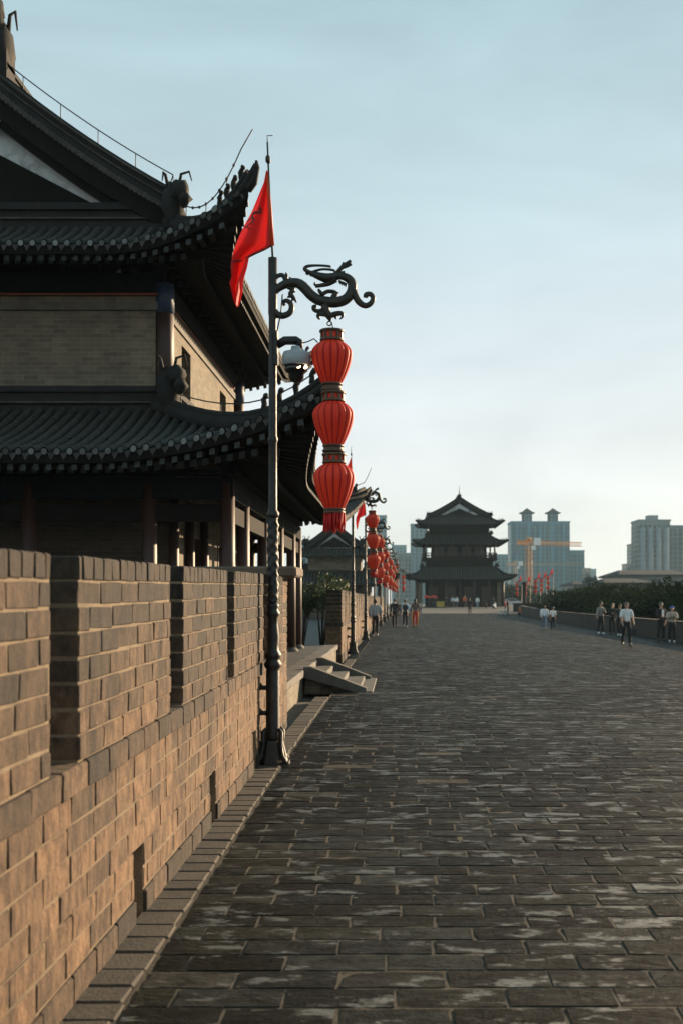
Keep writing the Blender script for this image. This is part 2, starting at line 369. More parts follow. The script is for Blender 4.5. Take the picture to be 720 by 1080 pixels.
# the rampart: brick body of the city wall, its top just under the paving
b = MB()
ys = frange(-12, 136, 37); XL, XR = -15.0, 14.35
for y0, y1 in zip(ys, ys[1:]):
    A = [(XL, y0), (XR, y0), (XR, y1), (XL, y1)]
    b.face([b.pt((x, y, g(x, y) - .06)) for x, y in A])
    b.face([b.pt(p) for p in ((XR, y0, -11.95), (XR, y1, -11.95), (XR, y1, g(XR, y1) - .06), (XR, y0, g(XR, y0) - .06))])
    b.face([b.pt(p) for p in ((XL, y1, -11.95), (XL, y0, -11.95), (XL, y0, g(XL, y0) - .06), (XL, y1, g(XL, y1) - .06))])
b.face([b.pt(p) for p in ((XL, -12, -11.95), (XR, -12, -11.95), (XR, -12, g(XR, -12) - .06), (XL, -12, g(XL, -12) - .06))])
b.box(-50, 50, 136.02, 300, -11.9, .12)
tag(b.build('rampart', M['facebrick']), 'grey brick city rampart carrying the broad paved walk', 'city wall')

o = sheet('road_bed', frange(-1.2, 13.9, 15), frange(-6, 136, 142), M['joint'], -.0036); tag(o, kind='structure')
o = sheet('courtyard', frange(-14.9, -1.9, 13), frange(-6, 136, 71), M['slab'], -.01); tag(o, kind='structure')
o = sheet('square', frange(-49, 49, 14), frange(136.05, 299, 20), M['slab'], .0); tag(o, kind='structure')

b = MB(); y = 1.2; row = 0
while y < 135.5:
    h = .232 + R.uniform(-.012, .012)
    x = -1.175 - (row % 2) * .24 - R.uniform(0, .06)
    near = y < 46
    rowtone = R.uniform(.82, 1.18)
    while x < 13.65:
        w = .475 + R.uniform(-.025, .025)
        if not near: w *= 1.0
        x0, x1 = max(x, -1.175), min(x + w, 13.72)
        x += w
        if x1 - x0 < .06: continue
        k = R.random(); wear = 1 + .55 * mnoise.noise((x0 * .45, y * .22, 8)) + .3 * mnoise.noise((x0 * 1.2, y * .8, 2))
        v = wear * R.choice((R.uniform(.010, .024), R.uniform(.016, .034), R.uniform(.03, .05))) * rowtone
        if k < .10: c = (v * 1.25, v * 1.33, v * 1.33)
        elif k < .16: c = (v * 1.75, v * 1.66, v * 1.5)
        elif k < .60: c = (v * 1.0, v * .98, v * .82)
        else: c = (v * .90, v * .97, v * .92)
        if R.random() < .004: c = (.14, .118, .095)
        gp = R.uniform(.002, .006)
        wob = .012 * math.sin(x0 * 1.3 + row * .7) + .02 * mnoise.noise((x0 * .5, y * .5, 3))
        xa, xb, ya, yb = x0 + gp, x1 - gp, y + gp + wob, y + h - gp + wob
        base = R.uniform(-.0008, .0022)
        tz = [base + R.uniform(-.0014, .0016) for _ in range(4)]
        cs = [(xa, ya), (xb, ya), (xb, yb), (xa, yb)]
        if near:
            bv = .004
            lo = [b.pt((p[0], p[1], g(*p) - .02), c) for p in cs]
            md = [b.pt((p[0], p[1], g(*p) + tz[i] - .004), c) for i, p in enumerate(cs)]
            top = []
            for i, p in enumerate(cs):
                bx = bv * R.uniform(.7, 2.0) + (R.random() < .06) * R.uniform(.01, .03)
                by = bv * R.uniform(.7, 2.0) + (R.random() < .06) * R.uniform(.01, .03)
                top.append(b.pt((p[0] + (bx if i in (0, 3) else -bx), p[1] + (by if i < 2 else -by), g(*p) + tz[i]), c))
            if y < 24:      # crumbled, uneven tops on the nearest pavers
                NX, NY = 7, 3; gd = []
                er = R.choice((.0, .001, .003, .007))
                for jj in range(NY + 1):
                    for ii in range(NX + 1):
                        u, w_ = ii / NX, jj / NY
                        px = xa + (xb - xa) * u; py = ya + (yb - ya) * w_
                        edge = ii in (0, NX) or jj in (0, NY)
                        if ii in (0, NX): px += (1 if ii == 0 else -1) * (bv + abs(R.gauss(0, er)))
                        if jj in (0, NY): py += (1 if jj == 0 else -1) * (bv + abs(R.gauss(0, er)))
                        zz_ = (tz[0] * (1 - u) + tz[1] * u) * (1 - w_) + (tz[3] * (1 - u) + tz[2] * u) * w_
                        zz_ += .0014 * mnoise.noise((px * 9, py * 14, row * .37)) - (abs(R.gauss(0, .0012)) if edge else 0)
                        gd.append(b.pt((px, py, g(px, py) + zz_), c))
                W_ = NX + 1
                for jj in range(NY):
                    for ii in range(NX): b.face((gd[jj * W_ + ii], gd[jj * W_ + ii + 1], gd[(jj + 1) * W_ + ii + 1], gd[(jj + 1) * W_ + ii]))
                rim = [gd[i] for i in range(W_)] + [gd[j * W_ + NX] for j in range(1, NY + 1)] + [gd[NY * W_ + i] for i in range(NX - 1, -1, -1)] + [gd[j * W_] for j in range(NY - 1, 0, -1)]
                low_ = [b.pt((b.v[i][0], b.v[i][1], b.v[i][2] - .02), c) for i in rim]
                for i in range(len(rim)):
                    j = (i + 1) % len(rim); b.face((low_[i], low_[j], rim[j], rim[i]))
                continue
            b.face(top)
            for i in range(4):
                j = (i + 1) % 4
                b.face((md[i], md[j], top[j], top[i])); b.face((lo[i], lo[j], md[j], md[i]))
        else:
            top = [b.pt((p[0], p[1], g(*p) + tz[i] * .7), c) for i, p in enumerate(cs)]
            lo = [b.pt((p[0], p[1], g(*p) - .02), c) for p in cs]
            b.face(top)
            for i in range(4):
                j = (i + 1) % 4; b.face((lo[i], lo[j], top[j], top[i]))
    y += h; row += 1
o = b.build('road', M['paver']); tag(o, kind='structure')

# narrow kerb strip of pavers along the foot of the crenellated walls
def strip(y0, y1, x0=-1.44, x1=-1.185):
    b = MB(); y = y0
    b.box(x0, x1, y0, y1, -.2, g(0, y0) - .012)
    while y < y1:
        w = R.uniform(.19, .27); v = R.uniform(.075, .125)
        c = (v * 1.12, v * .95, v * .78)
        y2 = min(y + w, y1); zc = g(x0, (y + y2) / 2) + .006 + R.uniform(-.003, .004)
        b.bbox(x0 + .003, x1 - R.uniform(0, .02), y + .004, y2 - .004, zc - .08, zc, .006, 0, c)
        y = y2
    return b.build('kerb', M['strip'])
tag(strip(.6, 20.4), kind='structure')
tag(strip(26.4, 33.4), kind='structure')

# ------------------------------------------------------------------ crenellated brick walls
def tan():
    v = R.uniform(.85, 1.1); return (.42 * v, .262 * v, .158 * v)
def greyb():
    v = R.uniform(.85, 1.1); return (.15 * v, .105 * v, .07 * v)
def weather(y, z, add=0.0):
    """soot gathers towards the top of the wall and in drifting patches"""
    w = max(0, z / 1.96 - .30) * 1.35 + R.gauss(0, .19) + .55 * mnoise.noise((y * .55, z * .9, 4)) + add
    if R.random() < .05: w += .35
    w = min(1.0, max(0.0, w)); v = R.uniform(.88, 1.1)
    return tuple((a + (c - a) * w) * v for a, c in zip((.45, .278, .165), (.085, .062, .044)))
def darkb():
    v = R.uniform(.75, 1.2); return (.075 * v, .057 * v, .042 * v)

def crenel_wall(name, XF, Y0, Y1, merlons, slots, label, group, th=.46, zl=1.04, zt=1.96):
    b = MB()
    gz = lambda y: g(XF, y)
    def course(y0, y1, z0, z1, xf, xb, colf, bl, off, jit=.0022, cut=()):
        y = y0 - off
        while y < y1:
            w = bl * R.uniform(.9, 1.1)
            a, e = max(y, y0), min(y + w, y1); y += w
            if e - a < .05:
                continue
            segs = [(a, e)]
            for (s0, s1) in cut:
                n = []
                for (p, q) in segs:
                    if q <= s0 or p >= s1: n.append((p, q)); continue
                    if s0 - p > .03: n.append((p, s0))
                    if q - s1 > .03: n.append((s1, q))
                segs = n
            for (p, q) in segs:
                zz = gz((p + q) / 2)
                px = R.uniform(-.0015, .004)
                cc = weather(p, (z0 + z1) / 2, colf)
                b.bbox(xb, xf + px, p + .0045, q - .0045, zz + z0 + .0035, zz + z1 - .0035, .0042, 0, cc, jit)
    # lower body
    nl = 8; h = zl / nl
    for i in range(nl):
        z0, z1 = i * h, (i + 1) * h
        cut = slots if z0 < .34 else ()
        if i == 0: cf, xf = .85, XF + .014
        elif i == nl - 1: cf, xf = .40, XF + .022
        else:
            xf = XF
            cf = 0.0
        course(Y0, Y1, z0 - (.2 if i == 0 else 0), z1, xf, XF - th, cf, .42, (i % 2) * .21 + R.uniform(0, .04), cut=cut)
    # mortar core, interrupted at the drain slots
    edges = [Y0 + .008] + sorted([q for s in slots for q in s]) + [Y1 - .008]
    def core(a, e, z0, z1, xf, xb):
        n = max(1, int((e - a) / .8))
        for k in range(n):
            p, q = a + (e - a) * k / n, a + (e - a) * (k + 1) / n
            zz = gz((p + q) / 2)
            b.box(xb, xf, p, q, zz + z0, zz + z1, 1)
    for a, e in zip(edges[::2], edges[1::2]): core(a, e, -.1, .385, XF - .0045, XF - th + .01)
    for (s0, s1) in slots: core(s0, s1, -.1, .385, XF - th + .03, XF - th + .012)
    core(Y0 + .01, Y1 - .01, .392, zl - .012, XF - .0047, XF - th + .011)
    # merlons
    nm = 8; hm = (zt - zl) / nm
    for (m0, m1) in merlons:
        for i in range(nm):
            z0, z1 = zl + i * hm, zl + (i + 1) * hm
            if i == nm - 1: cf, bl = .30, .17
            else:
                cf = .06; bl = .40
            course(m0, m1, z0, z1, XF + R.uniform(-.002, .003), XF - th + .02, cf, bl, (i % 2) * bl * .5 + R.uniform(0, .05))
        core(m0 + .008, m1 - .008, zl - .01, zt - .012, XF - .005, XF - th + .03)
    o = b.build(name, [M['brick'], M['mortar']])
    return tag(o, label, 'parapet wall', group)
crenel_wall('crenellated_wall', -1.42, 1.0, 14.75,
            [(1.2, 2.35), (2.75, 4.85), (5.267, 7.396), (7.82, 9.86), (10.26, 12.5), (12.9, 14.6)],
            [(3.78, 4.02), (6.38, 6.62), (8.96, 9.24), (11.6, 11.84)],
            'tan brick parapet wall with crenels running beside the nearest lamp post', 'crenellated brick walls along the walk')
ms = []; y = 33.55
while y < 128:
    ms.append((y, y + 2.05)); y += 2.45
crenel_wall('crenellated_wall', -1.60, 33.5, 128.5, ms, [(y0 + 1, y0 + 1.24) for y0, _ in ms],
            'dim brick parapet wall beginning beyond the tower platform, behind the far lantern row', 'crenellated brick walls along the walk')
# brick pier and stone cap at the end of the first wall
p0 = empty('gate_pier', (-1.66, 15.3, g(-1.6, 15.3)), 'brick pier under a flat stone slab at the near wall end', 'pier')
b = MB(); nz = 19
for i in range(nz):
    z0 = i * .103; c = tan() if R.random() < .7 else greyb()
    b.bbox(-.25, .20, -.45 + .004, .30 - .004, z0 + .005, z0 + .099, .006, 0, c, .004)
b.box(-.24, .192, -.44, .29, -.1, 1.945, 1)
b.build('shaft', [M['brick'], M['mortar']], p0)
b = MB(); b.bbox(-1.25, .40, -.62, .45, 1.96, 2.09, .012, 0, (1, 1, 1), .006)
b.build('cap_slab', mat('weathered_cap_stone', (.22, .16, .11), (.33, .24, .16), 6, .85, bump=.5), p0)

# ------------------------------------------------------------------ platform and steps
PZ = .47
p0 = empty('tower_platform', (-7, 24.6, 0), 'low brick platform edged with pale stone under the near gate tower', 'platform')
b = MB(); b.box(-5.6, 5.25, -7.0, 8.85, -.3, PZ - .13); b.build('plinth', M['towerbrick'], p0)
b = MB(); b.box(-5.3, 4.93, -6.7, 8.55, PZ - .12, PZ - .004); b.build('floor_slab', M['slab'], p0)
b = MB(); y = -7.0
while y < 8.8:
    y2 = min(y + R.uniform(.9, 1.3), 8.86)
    b.bbox(4.93, 5.30, y + .003, y2 - .003, PZ - .128, PZ + .002, .008, 0, (1, 1, 1), .003); y = y2
x = -5.6
while x < 4.9:
    x2 = min(x + R.uniform(.9, 1.3), 4.925)
    b.bbox(x + .003, x2 - .003, -7.05, -6.70, PZ - .128, PZ + .002, .008, 0, (1, 1, 1), .003); x = x2
b.build('edge_stones', M['stone'], p0)

st = empty('stone_steps', (-1.72, 23.3, g(-1.2, 23.3)), 'short pale stone steps with sloping side slabs leading down from platform', 'steps')
gz0 = g(-1.2, 23.3); T = PZ - gz0; run = .33
for i, (zz) in enumerate((T * .74, T * .46, T * .2)):
    b = MB(); b.bbox(i * run, (i + 1) * run + .03, -1.52, 1.52, zz - .12, zz, .008, 0, (1, 1, 1), .002); b.build('tread', M['stone'], st)
b = MB()
for i, zz in enumerate((T * .74, T * .46, T * .2)): b.box(i * run, (i + 1) * run - .02, -1.50, 1.50, -.06, zz - .124)
b.build('step_core', M['towerbrick'], st)
for sy in (-1, 1):
    b = MB(); ya, yb = (sy * 1.80, sy * 1.53) if sy < 0 else (1.53, 1.80)
    A = [(0.0, T + .05), (.14, T + .05), (1.14, .07), (1.14, .0), (.92, 0.0), (.0, T - .14)]
    lo = [b.pt((x, ya, z)) for x, z in A]; hi = [b.pt((x, yb, z)) for x, z in A]
    b.face(lo); b.face(hi[::-1])
    for i in range(6): j = (i + 1) % 6; b.face((lo[i], hi[i], hi[j], lo[j]))
    b.build('side_slab', M['stone'], st)
b = MB(); b.bbox(.99, 1.26, -1.85, 1.85, -.06, .018, .006); b.build('foot_slab', M['stone'], st)

# ------------------------------------------------------------------ right-hand low parapet
b = MB()
def lowwall(b, y0, y1, X=13.95, th=.38, h=1.0):
    for a, e in zip(frange(y0, y1, int((y1 - y0) / 4)), frange(y0, y1, int((y1 - y0) / 4))[1:]):
        za, ze = g(X, a), g(X, e)
        for (xa, xb, z0, z1, m) in ((X - th / 2, X + th / 2, -.2, h - .09, 0), (X - th / 2 - .03, X + th / 2 + .03, h - .088, h, 1)):
            P = [(xa, a, za + z0), (xb, a, za + z0), (xb, e, ze + z0), (xa, e, ze + z0), (xa, a, za + z1), (xb, a, za + z1), (xb, e, ze + z1), (xa, e, ze + z1)]
            q = [b.pt(p) for p in P]
            for f in ((4, 5, 6, 7), (0, 1, 5, 4), (1, 2, 6, 5), (2, 3, 7, 6), (3, 0, 4, 7)): b.face([q[i] for i in f], m)
lowwall(b, 2, 135)
tag(b.build('low_parapet', [M['farbrick'], M['ridge']]), 'low grey brick parapet along the tree side of the walk', 'parapet wall')

# ------------------------------------------------------------------ gate towers
def skirt_fn(EX, EY, ex, ey, ix, iy, ez, tz, lift, Lc):
    ext = EX - ex
    def cfn(u, E):           # 0 along the straight eave, 1 at the corner
        return max(0.0, 1 - (E - abs(u)) / Lc) ** 2
    def eave(u, side):       # distance of eave line from the centre
        return (ey + (EY - ey) * cfn(u, EX)) if side in 'FB' else (ex + ext * cfn(u, EY))
    def inner(u, side):
        i, E, io, Eo = (ix, EX, iy, EY) if side in 'FB' else (iy, EY, ix, EX)
        a = abs(u)
        return io if a <= i else io + (a - i) / (E - i) * (Eo - io)
    def z(u, v, side):       # v distance from centre
        e = eave(u, side); io = iy if side in 'FB' else ix
        E = EX if side in 'FB' else EY
        d = min(1.0, max(0.0, (v - io) / (e - io)))
        prof = 1 - (1 - d) ** 1.0 * (0.72 + .28 * (1 - d))
        return tz - (tz - ez) * prof + lift * cfn(u, E) * d * d
    def xyz(u, v, side, dz=0):
        zz = z(u, v, side) + dz
        return {'F': (u, -v, zz), 'B': (-u, v, zz), 'R': (v, u, zz), 'L': (-v, -u, zz)}[side]
    return eave, inner, xyz, z

def roof_skirt(p, EX, EY, ex, ey, ix, iy, ez, tz, lift, Lc, sp=.2, rr=.066, nseg=7, caps=True, rafters=None, name='eave_roof', rmat=None):
    eave, inner, xyz, zf = skirt_fn(EX, EY, ex, ey, ix, iy, ez, tz, lift, Lc)
    b = MB()
    for side in 'FRBL':
        E = EX if side in 'FB' else EY
        n = 44
        us = [E * (-1 + 2 * i / n) for i in range(n + 1)]
        grid = []
        for u in us:
            e, i0 = eave(u, side), min(inner(u, side), eave(u, side))
            col = []
            for k in range(7):
                v = e + (i0 - e) * k / 6
                col.append(v)
            grid.append([b.pt(xyz(u, v, side)) for v in col] + [b.pt(xyz(u, v, side, -.14)) for v in col])
        for i in range(n):
            for k in range(6):
                b.face((grid[i][k], grid[i + 1][k], grid[i + 1][k + 1], grid[i][k + 1]), 3, True)  # sheet darker than the ribs: shade between them put into its colour
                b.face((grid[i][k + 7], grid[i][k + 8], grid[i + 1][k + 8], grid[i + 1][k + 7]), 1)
            b.face((grid[i][0], grid[i][7], grid[i + 1][7], grid[i + 1][0]), 1)
        # tubular tile ribs
        cnt = int(2 * E / sp); u0 = -cnt * sp / 2
        for q in range(cnt + 1):
            u = u0 + q * sp
            if abs(u) > E - .03: continue
            e, i0 = eave(u, side) + .05, inner(u, side)
            if e - i0 < .12: continue
            rings = []
            for k in range(nseg + 1):
                v = e + (i0 - e) * k / nseg
                r = rr * (1.0 if k % 2 == 0 else .93) * R.uniform(.96, 1.05)
                ring = []
                for a in range(6):
                    th = PI * a / 5
                    ring.append(b.pt(xyz(u + r * math.cos(th), v, side, .012 + r * math.sin(th) * 1.05)))
                rings.append(ring)
            for r0, r1 in zip(rings, rings[1:]):
                for a in range(5): b.face((r0[a], r0[a + 1], r1[a + 1], r1[a]), 0, True)
            # round end tile and drip tile
            cv_ = R.uniform(.25, 1.15); cpt = [b.pt(xyz(u + rr * .72 * math.cos(2 * PI * a / 10), e + .014, side, rr * .25 + rr * .72 * math.sin(2 * PI * a / 10)), (cv_,) * 3) for a in range(10)]
            b.face(cpt, 2 if (caps and R.random() < .86) else 0)
            du = sp / 2
            b.face([b.pt(xyz(u + du - sp * .32, e - .02, side, .0)), b.pt(xyz(u + du + sp * .32, e - .02, side, .0)), b.pt(xyz(u + du, e, side, -.11))], 0)
    o = b.build(name, [rmat or M['tile'], M['darkwood'], M['tilecap'], M['ridge']], p)
    if rafters:
        vin, rsp = rafters
        b = MB()
        for side in 'FRBL':
            E = EX if side in 'FB' else EY
            io = vin[0] if side in 'FB' else vin[1]
            cnt = int(2 * E / rsp)
            for q in range(cnt + 1):
                u = -E + rsp * .5 + q * rsp
                if abs(u) > E - .08: continue
                for lay, (off, drop, hw) in enumerate(((.10, -.21, .042), (.62, -.34, .05))):
                    e = eave(u, side) - off
                    i0 = max(io, inner(u, side) + .04)
                    if e - i0 < .15: continue
                    A = [Vector(xyz(u + du, v, side, drop + dv)) for v in (e, i0) for (du, dv) in ((-hw, -hw), (hw, -hw), (hw, hw), (-hw, hw))]
                    q_ = [b.pt(a) for a in A]
                    b.face(q_[0:4], 1)
                    for i in range(4): j = (i + 1) % 4; b.face((q_[i], q_[4 + i], q_[4 + j], q_[j]), 0)
        b.build('rafters', [M['darkwood'], M['rafterend']], o)
    # hip ridges with an upturned tip and small beasts
    hp = []
    for k in range(13):
        h = k / 12
        u = ix + (EX - ix) * h; v = iy + (EY - iy) * h
        hp.append((u, v, zf(u, v, 'F')))
    for (sx, sy) in ((1, -1), (-1, -1), (1, 1), (-1, 1)):
        b = MB()
        pts = [Vector((sx * u, sy * v, z + .10)) for (u, v, z) in hp]
        d = (pts[-1] - pts[-3]).normalized()
        pts.append(pts[-1] + d * .22 + Vector((0, 0, .10)))
        sc = min(1.25, max(1.0, rr / .066))
        b.tube(pts, [.13 * sc] * 9 + [.12 * sc, .105 * sc, .09 * sc, .075 * sc, .04 * sc], 8)
        b.tube([q + Vector((0, 0, .14 * sc)) for q in pts[:-1]], .06 * sc, 6)
        b.tube([pts[-2] + Vector((0, 0, -.12)), pts[-2] + d * .16 + Vector((0, 0, -.13)), pts[-2] + d * .26 + Vector((0, 0, .03)), pts[-2] + d * .24 + Vector((0, 0, .14))], [.07 * sc, .065 * sc, .05 * sc, .025 * sc], 7)
        for k in (8, 9, 10, 11):
            c = pts[k] + Vector((0, 0, .26 * sc)); b.blob(c, (.05 * sc, .05 * sc, .11 * sc), jit=.3)
            b.blob(c + Vector((sx * .03, sy * .03, .1 * sc)), .045 * sc, jit=.3)
        # crouching beast where the hip starts
        c = pts[1] + Vector((0, 0, .32 * sc)); k_ = sc; sc = sc * 1.3
        b.blob(c, (.17 * sc, .17 * sc, .30 * sc), jit=.25); b.blob(c + Vector((sx * .12, sy * .12, .16) ) * sc, .13 * sc, jit=.3)
        b.blob(c + Vector((sx * .2 * sc, sy * .2 * sc, .02)), .09 * sc, jit=.35)
        for w in (-.07, .07):
            b.tube([c + Vector((w, 0, .22)) * sc, c + Vector((w * 1.6, -.02, .40)) * sc, c + Vector((w * 2.6 + .04 * sx, 0, .44)) * sc, c + Vector((w * 3 + .05 * sx, 0, .32)) * sc], [.03 * sc, .022 * sc, .018 * sc, .01], 5)
        sc = k_
        b.build('hip_ridge', M['ridge'], o)
    return o, (eave, inner, xyz, zf), hp

def prof_box(b, pts, w, h, m=0):
    """rectangular bar following a list of points"""
    rings = []
    for i, p in enumerate(pts):
        p = Vector(p); d = Vector(pts[min(i + 1, len(pts) - 1)]) - Vector(pts[max(i - 1, 0)]); d.normalize()
        s = d.cross(Vector((0, 0, 1))); s.normalize(); up = s.cross(d)
        rings.append([b.pt(p + s * a * w / 2 + up * c) for a, c in ((-1, 0), (1, 0), (1, h), (-1, h))])
    for r0, r1 in zip(rings, rings[1:]):
        for k in range(4): b.face((r0[k], r0[(k + 1) % 4], r1[(k + 1) % 4], r1[k]), m)
    b.face(rings[0][::-1], m); b.face(rings[-1], m)

def gable_roof(p, ix, iy, zb, rz, sp=.2, rr=.062, name='gable_roof', finial=False, over=.30):
    """upper part of a hip-and-gable roof: ridge along y, plaster gables facing +-y"""
    b = MB(); K = 9
    def zz(x):
        t = 1 - abs(x) / ix
        return zb + (rz - zb) * (t * .80 + t * t * .20)
    for s in (-1, 1):
        g0 = [[b.pt((s * ix * (1 - k / K), y, zz(ix * (1 - k / K)) - dz)) for k in range(K + 1)] for y in (-iy, iy) for dz in (0, .16)]
        for k in range(K):
            b.face((g0[0][k], g0[2][k], g0[2][k + 1], g0[0][k + 1]), 0, True)
            b.face((g0[1][k], g0[1][k + 1], g0[3][k + 1], g0[3][k]), 1)
            for a in (0, 2): b.face((g0[a][k], g0[a][k + 1], g0[a + 1][k + 1], g0[a + 1][k]), 1)
        y = -iy + sp * .6
        while y < iy:
            rings = []
            for k in range(K + 1):
                x = ix * (1 - k / K)
                rings.append([b.pt((s * x, y + rr * math.cos(PI * a / 4), zz(x) + .01 + rr * math.sin(PI * a / 4))) for a in range(5)])
            for r0, r1 in zip(rings, rings[1:]):
                for a in range(4): b.face((r0[a], r1[a], r1[a + 1], r0[a + 1]), 0, True)
            y += sp
    o = b.build(name, [M['tile'], M['darkwood']], p)
    sc = rr / .062; sb = min(sc, .9)
    # gable walls: plaster, dark inner triangle, barge board
    for s in (-1, 1):
        b = MB(); yy = s * (iy - over)
        top = [(x, zz(x) - .17) for x in [ix * (-1 + 2 * k / 16) for k in range(17)]]
        lo = b.pt((0, yy, zb - .35))
        P = [b.pt((x, yy, z)) for x, z in top]
        base = [b.pt((-ix, yy, zb - .35)), b.pt((ix, yy, zb - .35))]
        F_ = [base[0], base[1]] + P[::-1]
        b.face(F_ if s < 0 else F_[::-1])
        b.build('gable_wall', M['plaster'], o)
        b = MB()
        h0 = (rz - zb)
        A = [(-ix * .66, zb - .02), (ix * .66, zb - .02), (0, zb + h0 * .50)]
        q = [b.pt((x, yy + s * .05, z)) for x, z in A]; q2 = [b.pt((x, yy, z)) for x, z in A]
        b.face(q if s < 0 else q[::-1])
        for i in range(3): j = (i + 1) % 3; b.face((q[i], q[j], q2[j], q2[i]))
        b.build('gable_truss', M['darkwood'], o)
        b = MB()
        for e in (-1, 1):
            prof_box(b, [(e * ix * (1 - k / K) * 1.02, s * (iy - .06), zz(ix * (1 - k / K)) - .46 * sb) for k in range(K + 1)], .10, .38 * sb)
            prof_box(b, [(e * ix * (1 - k / K) * 1.0, s * (iy - .14), zz(ix * (1 - k / K)) - .62 * sb) for k in range(K + 1)], .05, .18 * sb)
        b.build('barge_board', M['darkwood'], o)
        b = MB()
        for e in (-1, 1):
            pts = [(e * ix * (1.04 - 1.04 * k / 12), s * (iy - .16), zz(min(ix, ix * (1.04 - 1.04 * k / 12)))) for k in range(13)]
            prof_box(b, pts, .24 * sc, .30 * sc); prof_box(b, [(x, y, z + .30 * sc) for x, y, z in pts], .15 * sc, .07 * sc)
            prof_box(b, [(x, y + s * .16, z + .02) for x, y, z in pts], .06 * sc, .09 * sc)
            if sc > .9:
                for h_, r_ in ((.05, .035), (.17, .022), (.30, .03)):
                    b.tube([(x, y + s * .135, z + h_) for x, y, z in pts], r_, 6, m=1)
                for k in range(1, 40):
                    t = k / 40; x = e * ix * (1 - t)
                    b.tube([(x, s * (iy + .06), zz(abs(x)) - .03), (x, s * (iy - .10), zz(abs(x)) - .02)], .052, 8, m=1)
        b.build('barge_ridge', [M['ridge'], M['tile']], o)
    b = MB()
    b.box(-.16 * sc, .16 * sc, -iy + .02, iy - .02, rz - .10, rz + .42 * sc); b.box(-.2 * sc, .2 * sc, -iy + .06, iy - .06, rz + .425 * sc, rz + .5 * sc)
    b.build('main_ridge', M['ridge'], o)
    if finial: sc = .75
    for s in (-1, 1):
        b = MB(); c = Vector((0, s * (iy - .25), rz + .3 * sc))
        b.box(-.20 * sc, .20 * sc, c.y - .22 * sc, c.y + .22 * sc, rz - .2 * sc, rz + .75 * sc)
        b.blob(c + Vector((0, 0, .45)) * sc, (.24 * sc, .34 * sc, .5 * sc), jit=.2)
        b.tube([c + Vector((0, -s * .1, .6)) * sc, c + Vector((0, s * .25, .95)) * sc, c + Vector((0, s * .1, 1.2)) * sc, c + Vector((0, -s * .18, 1.1)) * sc], [.18 * sc, .14 * sc, .10 * sc, .03], 7)
        for w in (-.14, .14):
            b.tube([c + Vector((w, 0, .7)) * sc, c + Vector((w * 1.3, 0, 1.05)) * sc, c + Vector((w * 2.0, 0, 1.12)) * sc, c + Vector((w * 2.3, 0, .8)) * sc], [.05 * sc, .035 * sc, .03 * sc, .015], 5)
        b.build('ridge_beast', M['ridge'], o)
    if finial:
        b = MB(); b.lathe([(.18, 0), (.12, .4), (.16, .6), (.08, .8), (.05, 1.5), (.03, 2.2)], 8, (0, -iy + .8, rz + .3)); b.build('finial', M['ridge'], o)
    return o, zz

def bracket_frieze(p, hx, hy, z0, z1, sp, name='bracket_frieze', depth=.55):
    b = MB(); H = z1 - z0
    for (along, off, ax) in ((hx, hy, 'x'), (hy, hx, 'y')):
        n = max(2, int(2 * along / sp))
        for s in (-1, 1):
            for i in range(n + 1):
                u = -along + 2 * along * i / n
                for k, (w, d) in enumerate(((.16, .30), (.34, .62), (.52, 1.0))):
                    a0, a1 = z0 + H * (k * .33), z0 + H * (k * .33 + .26)
                    ya, yb = off - .1, off + depth * d
                    lo, hi = (min(s * ya, s * yb), max(s * ya, s * yb))
                    if ax == 'x':
                        b.box(u - w / 2 * .35, u + w / 2 * .35, lo, hi, a0, a1); b.box(u - w / 2, u + w / 2, s * (off + depth * d * .55) - .05, s * (off + depth * d * .55) + .05, a0 + .02, a1 + .03, 1)
                    else:
                        b.box(lo, hi, u - w / 2 * .35, u + w / 2 * .35, a0, a1); b.box(s * (off + depth * d * .55) - .05, s * (off + depth * d * .55) + .05, u - w / 2, u + w / 2, a0 + .02, a1 + .03, 1)
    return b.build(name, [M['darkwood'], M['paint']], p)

def ringbeam(b, hx, hy, w, z0, z1, m=0):
    for s in (-1, 1):
        b.box(-hx - w / 2, hx + w / 2, s * hy - w / 2, s * hy + w / 2, z0, z1, m)
        b.box(s * hx - w / 2, s * hx + w / 2, -hy + w / 2 + .004, hy - w / 2 - .004, z0, z1, m)

def column(p, x, y, z0, z1, r, plinth=True, band=True):
    b = MB(); b.lathe([(r, z0 + .1), (r * 1.0, z0 + (z1 - z0) * .5), (r * .93, z1)], 16, (x, y, 0))
    o = b.build('column', M['redwood'], p)
    if plinth:
        b = MB(); b.lathe([(r * 1.55, z0 - .01), (r * 1.55, z0 + .02), (r * 1.4, z0 + .06), (r * 1.05, z0 + .10)], 16, (x, y, 0)); b.build('plinth_stone', M['stone'], o)
    if band:
        b = MB(); b.lathe([(r * 1.03, z1 - .38), (r * 1.03, z1 + .12)], 16, (x, y, 0)); b.build('painted_band', M['bluepaint'], o)
    return o

def boxpart(name, m, p, *dims):
    b = MB(); b.box(*dims); return b.build(name, m, p)

